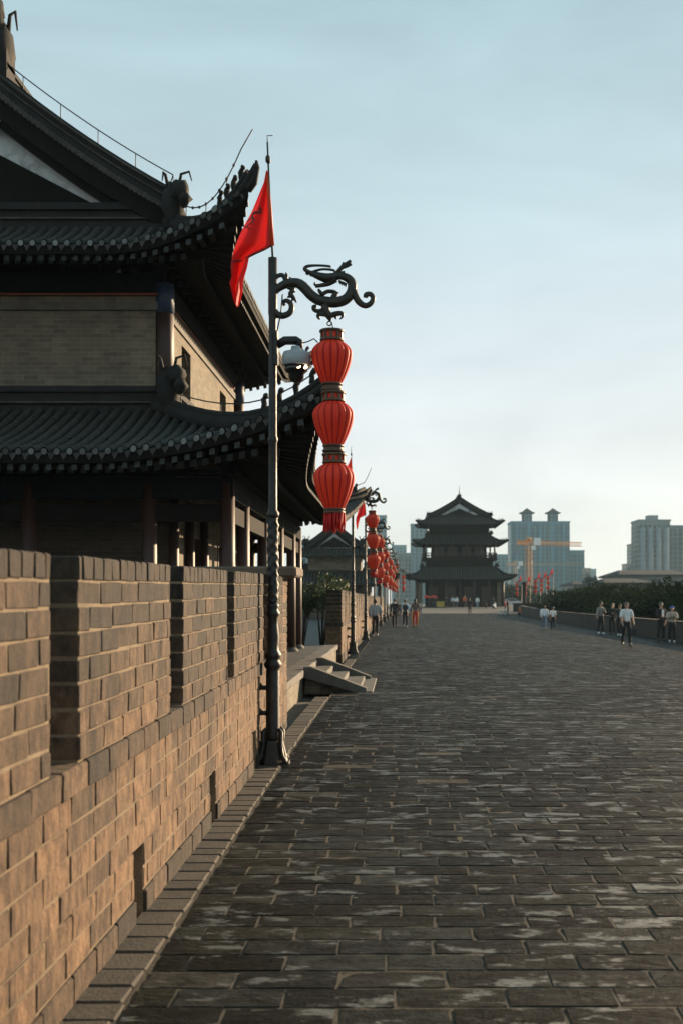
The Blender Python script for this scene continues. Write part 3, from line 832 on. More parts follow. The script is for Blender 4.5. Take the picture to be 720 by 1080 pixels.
def near_tower(label, loc, rz=0, detail=True, group=None, k=1.0, hy_scale=1.0):
    t = empty('gate_tower', loc, label, 'gate tower', group, rz)
    z0 = PZ - loc[2]
    # storey one: colonnade and brick core
    hx, hy = 4.5, 6.3
    fx = [-4.5, -3.16, -1.1, 1.1, 3.16, 4.5]; sy = [-6.3, -4.5, -1.5, 1.5, 4.5, 6.3]
    for x in fx:
        for y in (-hy, hy): column(t, x, y, z0, 3.54, .13, band=False)
    for y in sy[1:-1]:
        for x in (-hx, hx): column(t, x, y, z0, 3.54, .13, band=False)
    b = MB(); ringbeam(b, hx, hy, .20, 3.30, 3.62); ringbeam(b, hx, hy, .30, 3.66, 3.74); ringbeam(b, hx, hy, .09, 2.95, 3.22, 1)
    b.build('architrave', [M['paint'], M['darkwood']], t)
    bracket_frieze(t, hx, hy, 3.74, 4.2, .62)
    # brick core of storey one, with doors on the long sides
    b = MB(); wy = 4.45; wx = 3.13
    for (ya, yb) in ((-wy, -wy + .4), (wy - .4, wy)): boxpart('end_wall', M['shadebrick'], t, -wx, wx, ya, yb, z0, 4.6)  # end walls take the shade-toned brick, sunlit sides the lighter one
    for s in (-1, 1):
        xa, xb = (wx - .4, wx) if s > 0 else (-wx, -wx + .4)
        b = MB()
        for (a, e) in ((-4.045, -3.1), (-1.5, .75), (2.3, 4.045)): b.box(xa, xb, a, e, z0, 3.0)
        b.box(xa, xb, -4.045, 4.045, 3.004, 4.6); b.build('side_wall', M['towerbrick'], t)
    for s in (-1, 1):
        for (a, e) in ((-3.1, -1.5), (.75, 2.3)):
            x = s * (wx - .22)
            d = boxpart('door', M['redwood'], t, x - .04, x + .04, a + .1, e - .1, z0, 2.9)
            b = MB(); xx = s * (wx - .05)
            b.box(xx - .07, xx + .07, a, a + .1, z0, 3.0); b.box(xx - .07, xx + .07, e - .1, e, z0, 3.0); b.box(xx - .07, xx + .07, a + .1, e - .1, 2.9, 3.0)
            for q in (.33, .66): b.box(x - .06, x + .06, a + (e - a) * q - .03, a + (e - a) * q + .03, z0, 2.9)
            b.build('door_frame', M['redwood'], d)
    for y in (-4.6, -3.05, -1.45):
        column(t, 3.22, y, z0, 3.5, .10, band=False)
    # lower roof
    low, fn, hp = roof_skirt(t, 6.38, 8.45, 5.85, 7.90, 3.0, 5.07, 3.81, 4.85, .78, 3.9, rafters=((6.0, 4.2), .2), name='lower_roof')
    b = MB()
    for (w, a, e) in ((.5, 4.74, 4.93), (.36, 4.934, 5.16), (.46, 5.164, 5.26)): ringbeam(b, 3.0 + .10, 4.6 + .28, w, a, e)
    ringbeam(b, 3.1, 4.88, .56, 4.97, 5.0, 1)
    b.build('ridge_band', [M['ridge'], M['tile']], low)
    # storey two
    W2x, W2y = 2.88, 4.6
    b = MB(); b.box(-W2x, W2x, -W2y, -W2y + .35, 4.6, 6.86); b.box(-W2x, W2x, W2y - .35, W2y, 4.6, 6.86)
    for s in (-1, 1):
        xa, xb = (W2x - .35, W2x + .1) if s > 0 else (-W2x - .1, -W2x + .35)
        for (a, e) in ((-4.245, -2.7), (-1.75, 2.0), (2.95, 4.245)): b.box(xa, xb, a, e, 4.6, 6.86)
        for (a, e) in ((-2.7, -1.75), (2.0, 2.95)): b.box(xa, xb, a, e, 4.6, 5.32); b.box(xa, xb, a, e, 6.45, 6.86)
    b.build('upper_wall', M['towerbrick'], t)
    for s in (-1, 1):
        for (a, e) in ((-2.7, -1.75), (2.0, 2.95)):
            x = s * (W2x - .12)
            w = boxpart('window', M['darkwood'], t, x - .03, x + .03, a, e, 5.32, 6.45)
            b = MB(); b.box(x + s * .03 - .02, x + s * .03 + .02, a, a + .07, 5.32, 6.45); b.box(x + s * .03 - .02, x + s * .03 + .02, e - .07, e, 5.32, 6.45)
            b.box(x + s * .03 - .02, x + s * .03 + .02, a + .07, e - .07, 6.37, 6.45); b.build('window_frame', M['redwood'], w)
    b = MB(); ringbeam(b, W2x + .02, W2y - .05, .24, 6.62, 6.76)
    b.build('cornice', M['stone'], t)
    b = MB(); ringbeam(b, W2x + .03, W2y - .02, .20, 6.864, 6.90); b.build('red_lath', M['copper'], t)
    for x in (-3.05, 3.05):
        for y in (-4.55, 4.55): column(t, x, y, 5.0, 6.95, .165, False, True)
    b = MB(); ringbeam(b, 2.9, 4.5, .26, 6.93, 7.25); b.build('upper_architrave', M['paint'], t)
    bracket_frieze(t, 2.9, 4.5, 7.25, 7.62, .55, 'upper_brackets')
    up, fn2, hp2 = roof_skirt(t, 4.90, 6.60, 4.40, 6.10, 3.15, 4.85, 7.28, 7.92, .72, 2.6, rafters=((4.55, 2.95), .2), name='upper_roof')
    b = MB()
    for (w, a, e) in ((.46, 7.84, 7.98), (.30, 7.984, 8.22), (.42, 8.224, 8.34)): ringbeam(b, 3.02, 4.72, w, a, e)
    ringbeam(b, 3.02, 4.72, .40, 8.07, 8.10, 1)
    b.build('ridge_band', [M['ridge'], M['tile']], up)
    gr, zz = gable_roof(t, 3.25, 4.95, 8.22, 10.2)
    if detail:
        # lightning-protection wires on little posts along the ridges
        def wire(pts, ks, drop, beads=()):
            b = MB(); b.tube(pts, .011, 5)
            for k in ks: b.tube([pts[k], pts[k] + Vector((0, 0, -drop))], .009, 5)
            for k in beads: b.blob(pts[k], .026, jit=.4, seg=4)
            b.build('lightning_wire', M['wire'], t)
        for e in (-1, 1):
            top = [Vector((e * 3.25 * (1 - k / 14), -4.8, zz(3.25 * (1 - k / 14)) + .62)) for k in range(15)]
            wire(top, range(0, 15, 3), .27)
            hh = [Vector((e * u, -v, z + .62 + .25 * (i / 12) ** 2 - .25 * math.sin(PI * i / 12))) for i, (u, v, z) in enumerate(hp2)]
            wire([top[0]] + hh[:-1] + [hh[-2] + Vector((e * .22, -.2, .22))], (4, 7, 10), .5, range(2, 12))
            hl = [Vector((e * u, -v, z + .42)) for (u, v, z) in hp]
            wire(hl, (2, 5, 8, 11), .3)
            hb = [Vector((e * u, v, z + .42)) for (u, v, z) in hp]
            wire(hb + [hb[-1] + Vector((e * .1, .1, .2)), hb[-1] + Vector((e * .2, .12, .42))], (2, 5, 8, 11), .3)
    return t
near_tower('dark near gate tower with two curved tile roofs above the wall at left', (-6.68, 24.6, 0), 0).scale = (.9, 1, 1)

def small_tower(label, loc):
    t = empty('gate_tower', loc, label, 'gate tower', None)
    for x in (-4, -2.2, 0, 2.2, 4):
        for y in (-4, 4): column(t, x, y, 0, 3.0, .13, False, False)
    boxpart('brick_core', M['towerbrick'], t, -3.2, 3.2, -3.2, 3.2, 0, 3.6)
    low, _, _ = roof_skirt(t, 5.6, 5.6, 5.1, 5.1, 2.6, 2.6, 3.0, 4.25, .7, 2.6, sp=.3, rr=.08, nseg=4, caps=False, name='lower_roof')
    boxpart('upper_wall', M['towerbrick'], t, -2.35, 2.35, -2.35, 2.35, 3.7, 6.2)
    up, _, _ = roof_skirt(t, 3.9, 3.9, 3.5, 3.5, 2.3, 2.3, 5.55, 6.25, .7, 1.8, sp=.3, rr=.08, nseg=4, caps=False, name='upper_roof')
    gable_roof(t, 2.4, 2.4, 6.35, 8.2, .3, .08)
    return t
small_tower('smaller gate tower with dim pale brick upper storey behind the wall shrubs', (-5.7, 108, g(-5, 108)))

def great_tower(loc):
    t = empty('great_tower', loc, 'tall three-roofed timber tower closing the far end of the walk', 'tower', None)
    z = 0
    for x in (-7.2, -4.8, -2.4, 0, 2.4, 4.8, 7.2):
        for y in (-6.2, 6.2): column(t, x, y, 0, 4.6, .2, False, False)
    for y in (-3, 0, 3):
        for x in (-7.2, 7.2): column(t, x, y, 0, 4.6, .2, False, False)
    b = MB(); b.box(-5.6, 5.6, -4.8, 4.8, 0, 5.8); b.build('lower_hall', M['darkwood'], t)
    for s in (-1, 1): boxpart('side_wall', M['towerbrick'], t, s * 6.6 - .3, s * 6.6 + .3, -5.4, 5.4, 0, 4.4)
    for x in (-4.5, -1.5, 1.5, 4.5): boxpart('door', M['redwood'], t, x - .8, x + .8, -4.9, -4.82, 0, 3.4)
    b = MB(); ringbeam(b, 7.2, 6.2, .3, 4.2, 5.0); b.build('architrave', M['paint'], t)
    roof_skirt(t, 9.2, 8.2, 8.5, 7.5, 5.9, 4.9, 4.7, 6.7, .5, 3.4, sp=.42, rr=.11, nseg=4, caps=False, rafters=((5.8, 6.9), .5), name='lower_roof')
    b = MB(); b.box(-5.6, 5.6, -4.6, 4.6, 6.2, 7.9); b.build('middle_base', M['darkwood'], t)
    boxpart('balcony', M['darkwood'], t, -6.3, 6.3, -5.4, 5.4, 7.9, 8.3)
    b = MB(); ringbeam(b, 6.2, 5.3, .12, 9.0, 9.15)
    for i in range(31):
        x = -6.1 + 12.2 * i / 30
        for y in (-5.3, 5.3): b.box(x - .05, x + .05, y - .05, y + .05, 8.3, 9.0)
    for i in range(25):
        y = -5.2 + 10.4 * i / 24
        for x in (-6.2, 6.2): b.box(x - .05, x + .05, y - .05, y + .05, 8.3, 9.0)
    b.build('balcony_rail', M['redwood'], t)
    for x in (-5.9, -3.5, -1.2, 1.2, 3.5, 5.9):
        for y in (-5.0, 5.0): column(t, x, y, 8.2, 10.6, .16, False, False)
    boxpart('middle_hall', M['darkwood'], t, -4.6, 4.6, -3.9, 3.9, 8.3, 12.2)
    for x in (-3.4, -1.15, 1.15, 3.4): boxpart('window', M['redwood'], t, x - .8, x + .8, -3.98, -3.92, 8.7, 10.2)
    roof_skirt(t, 7.9, 7.0, 7.2, 6.3, 5.0, 4.1, 10.6, 12.1, .45, 2.8, sp=.42, rr=.11, nseg=4, caps=False, rafters=((4.6, 5.5), .5), name='middle_roof')
    boxpart('upper_hall', M['darkwood'], t, -5.0, 5.0, -4.1, 4.1, 11.9, 15.4)
    roof_skirt(t, 7.3, 6.4, 6.7, 5.8, 5.0, 4.1, 13.9, 15.2, .45, 2.6, sp=.42, rr=.11, nseg=4, caps=False, rafters=((4.2, 5.1), .5), name='upper_roof')
    b = MB(); ringbeam(b, 4.9, 4.0, .5, 15.1, 15.6); b.build('ridge_band', M['ridge'], t)
    gable_roof(t, 4.9, 4.3, 15.3, 18.1, .42, .11, finial=True)
    return t
great_tower((10.3, 205, g(10, 205)))

# ------------------------------------------------------------------ dragon lamp posts, lantern strings, flags
SC = .00976
def dz(py): return (VY - py) * SC + CZ - g(-1.29, 12.2)       # height above the foot of the first post
def make_post():
    p = empty('lamp_post', (0, 0, 0), 'x', 'lamp post', 'dragon lamp posts along the wall')
    b = MB()
    # square flared foot
    for (w0, w1, a, e) in ((.19, .185, -.02, .03), (.165, .11, .03, .24)):
        q = []
        for w, z in ((w0, a), (w1, e)):
            q.append([b.pt((w * math.cos(PI / 4 * k + PI / 8), w * math.sin(PI / 4 * k + PI / 8), z)) for k in range(8)])
        for k in range(8): b.face((q[0][k], q[0][(k + 1) % 8], q[1][(k + 1) % 8], q[1][k]))
        b.face(q[1])
    for k in range(4):
        a = PI / 2 * k + PI / 4
        b.tube([(math.cos(a) * r, math.sin(a) * r, z) for r, z in ((.095, .36), (.13, .33), (.125, .2), (.15, .09), (.19, .05), (.205, .02))], [.02, .026, .022, .024, .026, .02], 6)
    b.build('foot', M['iron'], p)
    b = MB()
    b.lathe([(.085, .22), (.078, .30), (.072, .34), (.070, .95), (.066, .97), (.088, 1.0), (.092, 1.03), (.072, 1.06), (.072, 1.08), (.086, 1.10), (.086, 1.13),
             (.062, 1.17), (.060, 1.22), (.070, 1.30), (.056, 1.42), (.052, 1.50), (.072, 1.53), (.072, 1.56), (.055, 1.58), (.066, 1.61), (.066, 1.63), (.05, 1.66)], 20)
    def carve(a, z): return 1 + .13 * math.sin(a * 2 + z * 26) * math.sin(z * 47 + a) + .08 * math.sin(3 * a - z * 61)
    prof = [(.056, 1.66 + .87 * i / 60) for i in range(61)]
    b.lathe(prof, 20, mod=carve)
    b.lathe([(.052, 2.53), (.066, 2.55), (.066, 2.58), (.045, 2.61), (.043, 3.30), (.052, 3.32), (.052, 3.35), (.042, 3.37), (.041, 4.60), (.046, 4.64), (.046, dz(272)), ], 16)
    b.build('shaft', M['iron'], p)
    for z in (.52, .78):
        b = MB(); b.tube([(-.06, -.0, z), (-.15, .0, z)], .024, 8); b.box(-.17, -.145, -.06, .06, z - .06, z + .06)
        b.blob((-.13, -.02, z + .02), .03)
        b.build('wall_bracket', M['iron'], p)
    b = MB(); b.tube([(0, 0, dz(272) - .02), (-.02, 0, dz(235)), (-.055, 0, dz(150))], [.011, .011, .009], 7)
    b.tube([(-.055, 0, dz(150)), (-.057, 0, dz(143)), (0.0, 0, dz(143))], .005, 5); b.blob((-.05, 0, dz(168)), (.03, .03, .05))
    b.build('mast', M['iron'], p)
    # the dragon arm
    b = MB()
    def X(px): return ((280 + px / 6) - 288) * SC
    def Z(py): return dz(260 + py / 6)
    def cat(P, n=5):
        out = []
        for i in range(len(P) - 1):
            p0, p1, p2, p3 = P[max(i - 1, 0)], P[i], P[i + 1], P[min(i + 2, len(P) - 1)]
            for k in range(n):
                t = k / n
                out.append([.5 * ((2 * p1[j]) + (-p0[j] + p2[j]) * t + (2 * p0[j] - 5 * p1[j] + 4 * p2[j] - p3[j]) * t * t + (-p0[j] + 3 * p1[j] - 3 * p2[j] + p3[j]) * t ** 3) for j in range(3)])
        out.append(list(P[-1])); return out
    def dr(P, n=5, y=0, flat=1.0, seg=8):
        q = cat(P, n)
        b.tube([(X(a), y, Z(c)) for a, c, r in q], [max(.003, 1.32 * r * SC / 6) for _, _, r in q], seg, flat=flat)
    dr([(122, 372, 8), (113, 354, 9), (135, 342, 11), (160, 360, 12), (166, 393, 14), (150, 423, 15), (110, 438, 16), (70, 424, 17), (47, 380, 18), (44, 325, 18), (62, 282, 19), (100, 252, 20),
        (150, 232, 23), (208, 233, 24), (250, 264, 25), (288, 305, 25), (332, 336, 25), (390, 350, 26), (450, 352, 26), (505, 335, 25), (538, 298, 24), (550, 255, 23), (540, 218, 21), (510, 195, 20), (470, 186, 18), (425, 195, 22), (390, 200, 24), (350, 190, 20), (310, 176, 15), (268, 160, 10)])
    dr([(548, 235, 14), (562, 295, 17), (590, 350, 16), (630, 374, 14), (664, 360, 13), (680, 328, 12), (664, 302, 12), (638, 304, 13), (633, 322, 12)])
    dr([(60, 245, 8), (72, 195, 10), (102, 180, 11), (122, 196, 11), (124, 222, 10), (108, 242, 8)]); dr([(128, 205, 12), (134, 185, 9), (130, 163, 2)]); dr([(150, 215, 10), (165, 205, 5), (150, 192, 2)])
    dr([(275, 162, 10), (250, 145, 9), (268, 127, 8), (330, 122, 6), (405, 127, 6), (408, 136, 4)], y=-.012); dr([(300, 158, 7), (360, 142, 6), (430, 148, 6), (436, 165, 4)], y=.012)
    dr([(262, 165, 8), (268, 182, 3)]); dr([(285, 172, 8), (290, 190, 3)]); dr([(310, 178, 8), (315, 200, 3)])
    dr([(440, 205, 20), (400, 235, 12), (352, 246, 10), (316, 255, 6)]); dr([(345, 244, 7), (315, 243, 6), (314, 226, 4)])
    dr([(440, 178, 12), (462, 155, 10), (492, 125, 11), (540, 90, 8)]); dr([(482, 135, 8), (495, 100, 5)]); dr([(495, 130, 9), (520, 122, 8), (545, 112, 5)]); dr([(455, 178, 10), (480, 168, 9), (502, 158, 4)])
    dr([(440, 345, 14), (428, 318, 12), (446, 300, 11), (430, 286, 10), (392, 285, 10), (362, 300, 10), (345, 285, 9), (336, 268, 5)]); dr([(392, 285, 9), (400, 272, 3)]); dr([(446, 300, 9), (464, 290, 3)]); dr([(362, 300, 8), (372, 312, 3)])
    for i, (a, c) in enumerate(((470, 215), (482, 222), (494, 226), (506, 232))): dr([(a, c, 8), (a + 2, c + 24, 2)], 2)
    for (a, c) in ((250, 240), (280, 275), (315, 308), (560, 250), (568, 285)): dr([(a, c, 10), (a + 14, c - 12, 2)], 2)
    dr([(145, 255, 12), (175, 272, 11), (160, 300, 12), (180, 325, 9), (198, 355, 3)]); dr([(165, 312, 10), (140, 322, 4)]); dr([(172, 275, 9), (190, 290, 3)]); dr([(175, 322, 8), (168, 350, 3)])
    dr([(380, 362, 22), (384, 405, 20), (402, 440, 17), (410, 470, 6)])
    dr([(390, 430, 13), (348, 426, 12), (334, 442, 9), (345, 462, 4)]); dr([(410, 438, 14), (450, 425, 13), (482, 424, 11), (486, 445, 6), (470, 460, 3)]); dr([(440, 435, 11), (448, 460, 3)])
    dr([(378, 395, 12), (340, 410, 11), (310, 400, 10), (306, 380, 9), (325, 378, 8)])
    b.build('dragon_arm', M['bronze'], p)
    b = MB()
    b.tube([(X(405) + .022 * math.cos(2 * PI * k / 14), 0, Z(487) + .022 * math.sin(2 * PI * k / 14)) for k in range(15)], .007, 6)
    b.build('hook', M['iron'], p)
    return p

def make_string(silk):
    """three ribbed cloth lanterns, one above another; origin at the hook (y 345 px on the first post)"""
    s = empty('lantern_string', (0, 0, 0), 'x', 'lantern string', 'red lantern strings on the lamp posts')
    b = MB(); b.tube([(0, 0, .05), (.01, 0, .0), (.01, 0, -.05)], .006, 6); b.build('cord', M['iron'], s)
    y0 = 345; off = 0
    for i, (c0, b0, b1, r1, dx, tilt) in enumerate(((348, 360, 405, 413, 0, .01), (413, 424, 470, 477, .015, .02), (478, 489, 537, 542, .025, .02))):
        z = lambda py: -(py - y0) * SC
        prof = []
        zt, zb = z(b0), z(b1); H = zt - zb
        for k in range(17):
            t = k / 16
            # wide shoulder, narrow foot
            r = .10 + (.214 - .10) * math.sin(min(1, (t / .30)) * PI / 2) ** .75 if t < .30 else .100 + (.214 - .100) * (1 - ((t - .30) / .70) ** 1.55)
            if t == 0: r = .10
            prof.append((r, zt - H * t))
        seams = 16
        def mod(a, zz): return 1 - .11 * (1 - abs(math.sin(a * seams / 2))) ** 1.6 * (1 if zb + .02 < zz < zt - .01 else .3)
        b = MB(); b.lathe(prof[::-1], 128, (dx, 0, 0), mod=mod, cap=False, mf=lambda k: 1 if k % 8 in (7, 0) else 0)
        ln = b.build('lantern', [silk, M['seamshade']], s)
        b = MB()
        za, zc = z(c0), z(b0)
        b.lathe([(.118, zc - .002), (.124, zc + .012), (.118, zc + .028), (.105, zc + .03)], 24, (dx, 0, 0))
        b.lathe([(.10, za - .03), (.126, za - .026), (.128, za - .008), (.118, za), (.06, za + .002)], 24, (dx, 0, 0))
        for k in range(10):
            a = 2 * PI * k / 10; b.box(-.014, .014, .103, .117, zc + .02, za - .02, M=Matrix.Translation((dx, 0, 0)) @ Matrix.Rotation(a, 4, 'Z'))
        b.build('top_cap', M['lanternring'], ln)
        b = MB(); b.lathe([(.102, zc + .01), (.102, za - .02)], 24, (dx, 0, 0), cap=False); b.build('cap_cloth', M['silk'], ln)
        b = MB(); ze = z(r1)
        b.lathe([(.094, ze), (.112, ze + .004), (.112, ze + .024), (.100, ze + .030), (.100, zb - .014), (.110, zb - .012), (.110, zb + .006), (.095, zb + .010)], 24, (dx, 0, 0))
        b.build('bottom_ring', M['lanternring'], ln)
    b = MB()
    for k in range(46):
        a = 2 * PI * k / 46 + R.uniform(-.05, .05); r = R.uniform(.075, .106); l = R.uniform(.14, .215)
        p0 = Vector((.025 + r * math.cos(a), r * math.sin(a), -(541 - y0) * SC)); j = Vector((R.uniform(-.02, .01), R.uniform(-.02, .02), -l))
        b.tube([p0, p0 + j * .5 + Vector((R.uniform(-.008, .008), R.uniform(-.008, .008), 0)), p0 + j], [.011, .012, .006], 5)
    b.build('tassel', M['fringe'], s)
    return s

def make_flag():
    f = empty('pennant_flag', (0, 0, 0), 'x', 'flag', 'red pennants on the lamp posts')
    X = lambda px: (px - 288) * SC
    Z = lambda py: dz(py)
    # (left edge, right edge) of the hanging cloth by height
    rows = [(180, 281, 282.5), (190, 278, 283.5), (205, 271, 284.5), (220, 265, 285.5), (235, 258, 286.5), (248, 253, 287), (258, 250, 288), (264, 248, 279), (272, 245.5, 263), (282, 244, 261), (292, 245, 258), (300, 243, 256), (308, 245.5, 256), (316, 247, 254), (323, 249, 252)]
    def fold(px, py):
        j = 0
        while j < len(rows) - 2 and rows[j + 1][0] < py: j += 1
        (pa, la, ra), (pb_, lb, rb) = rows[j], rows[j + 1]
        w = min(1, max(0, (py - pa) / (pb_ - pa))); jf = j + w
        xl, xr = la + (lb - la) * w, ra + (rb - ra) * w
        t = min(1, max(0, (px - xl) / max(.1, xr - xl))); amp = .035 + .075 * (jf / len(rows))
        return amp * math.sin(t * 9 + jf * .45) * (1 - .85 * t * t) + .06 * (1 - t) * math.sin(jf * .8)
    b = MB(); G = []
    n = 20
    for j, (py, xl, xr) in enumerate(rows):
        row = []
        for i in range(n + 1):
            t = i / n; row.append(b.pt((X(xl + (xr - xl) * t), fold(xl + (xr - xl) * t, py), Z(py))))
        G.append(row)
    for j in range(len(rows) - 1):
        for i in range(n):
            b.face((G[j][i], G[j][i + 1], G[j + 1][i + 1], G[j + 1][i]), 0, True)
    b.build('cloth', M['flag'], f)
    b = MB()
    for A in ([(287.8, 258.6), (279, 263.6), (263, 271), (254, 273.5), (247, 277)],):
        b.tube([(X(a), fold(a, c), Z(c)) for k, (a, c) in enumerate(A)], .010, 5)
    b.build('trim', M['flagtrim'], f)
    b = MB()   # dark curling beast printed on the cloth
    ems = [(274, 219), (275, 224), (270.5, 225), (266.5, 228), (268, 232.5), (266.5, 237), (262.5, 239), (263, 243), (266, 243.5)]
    for A, q in ((ems, .017), ([(270.5, 225), (267, 222), (265, 223)], .011), ([(267.5, 231), (262.5, 231.5), (260.5, 234)], .011), ([(263, 240), (258.5, 240), (257.5, 238)], .010)):
        cv = []
        for i in range(len(A) - 1):
            p0, p1, p2, p3 = A[max(i - 1, 0)], A[i], A[i + 1], A[min(i + 2, len(A) - 1)]
            for k in range(5):
                t = k / 5; cv.append([.5 * (2 * p1[j] + (p2[j] - p0[j]) * t + (2 * p0[j] - 5 * p1[j] + 4 * p2[j] - p3[j]) * t * t + (3 * p1[j] - p0[j] - 3 * p2[j] + p3[j]) * t ** 3) for j in (0, 1)])
        b.tube([(X(a), fold(a, c) - .006, Z(c)) for a, c in cv], [q * (1 - .6 * i / len(cv)) for i in range(len(cv))], 6, flat=.2)
    b.build('printed_emblem', M['flagtrim'], f)
    b = MB(); b.tube([(X(282.2), 0, Z(184)), (X(285), 0, Z(222)), (X(287.3), 0, Z(259))], [.014, .022, .024], 8); b.build('mast_sleeve', M['silk2'], f)
    return f

post = make_post(); string1 = make_string(M['silk']); string2 = make_string(M['silk2']); flag = make_flag()
HOOK = (350 - 288) * SC, dz(345)
Ys = [12.2, 37.0, 50.6, 64.3, 77.5, 90.5, 103.5, 117.0, 138.0]
Xs = [-1.29, -1.42, -1.40, -1.30, -1.15, -1.05, -.95, -.80, -.05]
ordn = ['nearest', 'second', 'third', 'fourth', 'fifth', 'sixth', 'seventh', 'eighth', 'ninth']
for i, (y, x) in enumerate(zip(Ys, Xs)):
    loc = Vector((x, y, g(x, y)))
    p = post if i == 0 else copy_tree(post)
    p.location = loc; p['group'] = 'dragon lamp posts along the wall'
    where = ('the camera end of the walk', 'just beyond the stone steps', 'beside the man in grey hoodie')[i] if i < 3 else 'the long wall'
    p['label'] = ('tall black dragon lamp post carrying a grey security camera' if i == 0 else
                  'dragon lamp post %s in the row, counting from the camera along the wall' % ordn[i])
    s = string1 if i == 0 else (string2 if i == 1 else copy_tree(string2))
    s.location = loc + Vector((HOOK[0], 0, HOOK[1])); s['group'] = 'red lantern strings on the lamp posts'
    if i: s.rotation_euler = (0, R.uniform(-.015, .015), R.uniform(0, 6.28))
    s['label'] = ('large red lantern string hanging in front of the sky from the nearest post' if i == 0 else
                  'orange red lantern string on the %s dragon lamp post of the wall row' % ordn[i])
    f = flag if i == 0 else copy_tree(flag)
    f.location = loc; f['group'] = 'red pennants on the lamp posts'
    if i: f.rotation_euler = (0, 0, R.uniform(-.3, .3))
    f['label'] = ('big red pennant with dark emblem drooping beside the near tower roof' if i == 0 else
                  'small red pennant on the mast of the %s dragon lamp post' % ordn[i])

# lantern posts across the square, right of the great tower
def square_post(px, ypx, Y, k, fl):
    x = (px - VX) * Y / F; gz = g(x, Y)
    zt = CZ + (VY - ypx) * Y / F - gz
    p = empty('lantern_post', (x, Y, gz), k, 'lantern post', 'lantern posts on the far square')
    b = MB(); b.lathe([(.16, 0), (.12, .3), (.07, .5), (.06, zt + .5)], 8); b.build('pole', M['iron'], p)
    b = MB(); b.tube([(0, 0, zt + .2), (-.3, 0, zt + .45), (-.65, 0, zt + .2), (-.9, 0, zt + .12), (-1.1, 0, zt + .32)], [.05, .06, .06, .05, .03], 6); b.build('arm', M['iron'], p)
    s = copy_tree(string1); s.location = (x - .75, Y, gz + zt + .15); s['group'] = 'red lantern strings on the far square'
    s.scale = (1.15, 1.15, 1.12)
    s['label'] = 'tiny red lantern string ' + fl
    c = copy_tree(flag); c.location = (x, Y, gz + zt + .5 - dz(258) ); c['group'] = 'pennants on the far square'; c['label'] = 'tiny red pennant ' + fl
for a in ((549.5, 615, 190, 'lantern post in far square, closest to the great tower', 'on the post closest to the great tower'),
          (558.5, 615, 192, 'lantern post in far square, in front of the crane mast', 'on the post at the crane mast'),
          (569, 612, 188, 'lantern post in far square, third from the great tower', 'on the third post right of the great tower'),
          (575.5, 611, 185, 'lantern post in far square, next to last from the tower', 'on the fourth post right of the great tower'),
          (582.5, 608, 180, 'tallest lantern post in far square, nearest the trees', 'on the tallest far post nearest the trees')):
    square_post(*a)

# security camera on the first post
c0 = Vector((Xs[0], 12.2, g(Xs[0], 12.2)))
sc_ = empty('security_camera', c0 + Vector(((313 - 288) * SC, -.02, dz(375))), 'grey dome security camera with two lit lamps on lamp post', 'security camera')
b = MB(); b.tube([(-.20, 0, .10), (-.12, 0, .15), (0, 0, .15), (.03, 0, .14), (.03, 0, .06)], [.04, .045, .045, .04, .035], 10); b.box(-.225, -.19, -.07, .07, -.10, .24)
b.build('mount_arm', M['iron'], sc_)
b = MB(); b.lathe([(.13, -.11), (.145, -.10), (.145, .0), (.13, .03), (.06, .05), (.05, .09)], 28, (.0, 0, 0)); b.build('housing', M['camgrey'], sc_)
b = MB(); b.lathe([(.02, -.285), (.06, -.27), (.078, -.235), (.08, -.20), (.085, -.19), (.115, -.165), (.125, -.11)], 24, (0, 0, 0)); b.build('dome', M['camdark'], sc_)
for x in (.03, .095):
    b = MB(); b.lathe([(.004, -.006), (.020, -.004), (.022, .008)], 12); o = b.build('lamp', M['led'], sc_); o.location = (x, -.105 if x < .05 else -.07, -.135); o.rotation_euler = (rad(80), 0, rad(20 if x > .05 else 5))
b = MB(); b.tube([(-.21, 0, .2), (-.16, -.02, .4), (-.14, -.02, .62)], .008, 5); b.tube([(.04, 0, .12), (.12, 0, .14), (.18, 0, .17), (.22, 0, .13)], .007, 5); b.build('cable', M['wire'], sc_)

# ------------------------------------------------------------------ shrubs and trees
def leafcloud(b, c, r, n, size, m=0, squash=.8, core=.35):
    lob = R.choice((.55, .8, 1.0, 1.35, 1.7))
    for _ in range(n):
        d = Vector((R.gauss(0, 1), R.gauss(0, 1), R.gauss(0, 1))); d.normalize()
        q = Vector(c) + Vector((d.x * r, d.y * r, d.z * r * squash)) * (core + (1 - core) * R.random() ** .6)
        s = size * R.uniform(.6, 1.3)
        a = Vector((R.gauss(0, 1), R.gauss(0, 1), R.gauss(0, 1))).normalized()
        e = a.orthogonal().normalized(); f = a.cross(e)
        v = R.uniform(.75, 1.25) * lob
        pts = [q - e * s, q - f * s * .45, q + e * s, q + f * s * .45]
        b.face([b.pt(p_, (v, v, v)) for p_ in pts], m)
def make_tree(mt, H, CR, n, lobes, size):
    t = empty('tree', (0, 0, 0), 'x', 'tree', 'trees beyond the low parapet')
    b = MB(); top = H * .62
    b.tube([(0, 0, 0), (.1, .05, top * .5), (-.05, .1, top)], [.30, .22, .14], 8)
    cr = MB()
    for i in range(lobes):
        a = 2 * PI * i / lobes + R.uniform(-.4, .4); rr = CR * R.uniform(.2, .75); zz = H * R.uniform(.52, .86)
        c = Vector((rr * math.cos(a), rr * math.sin(a), zz))
        b.tube([(0, 0, top * R.uniform(.5, .95)), c * .6 + Vector((0, 0, zz * .32)), c], [.11, .07, .03], 6)
        leafcloud(cr, c, CR * R.uniform(.30, .52), n // lobes, size)
    leafcloud(cr, (0, 0, H * .84), CR * .45, n // lobes, size)
    b.build('trunk', M['bark'], t); cr.build('crown', mt, t)
    return t
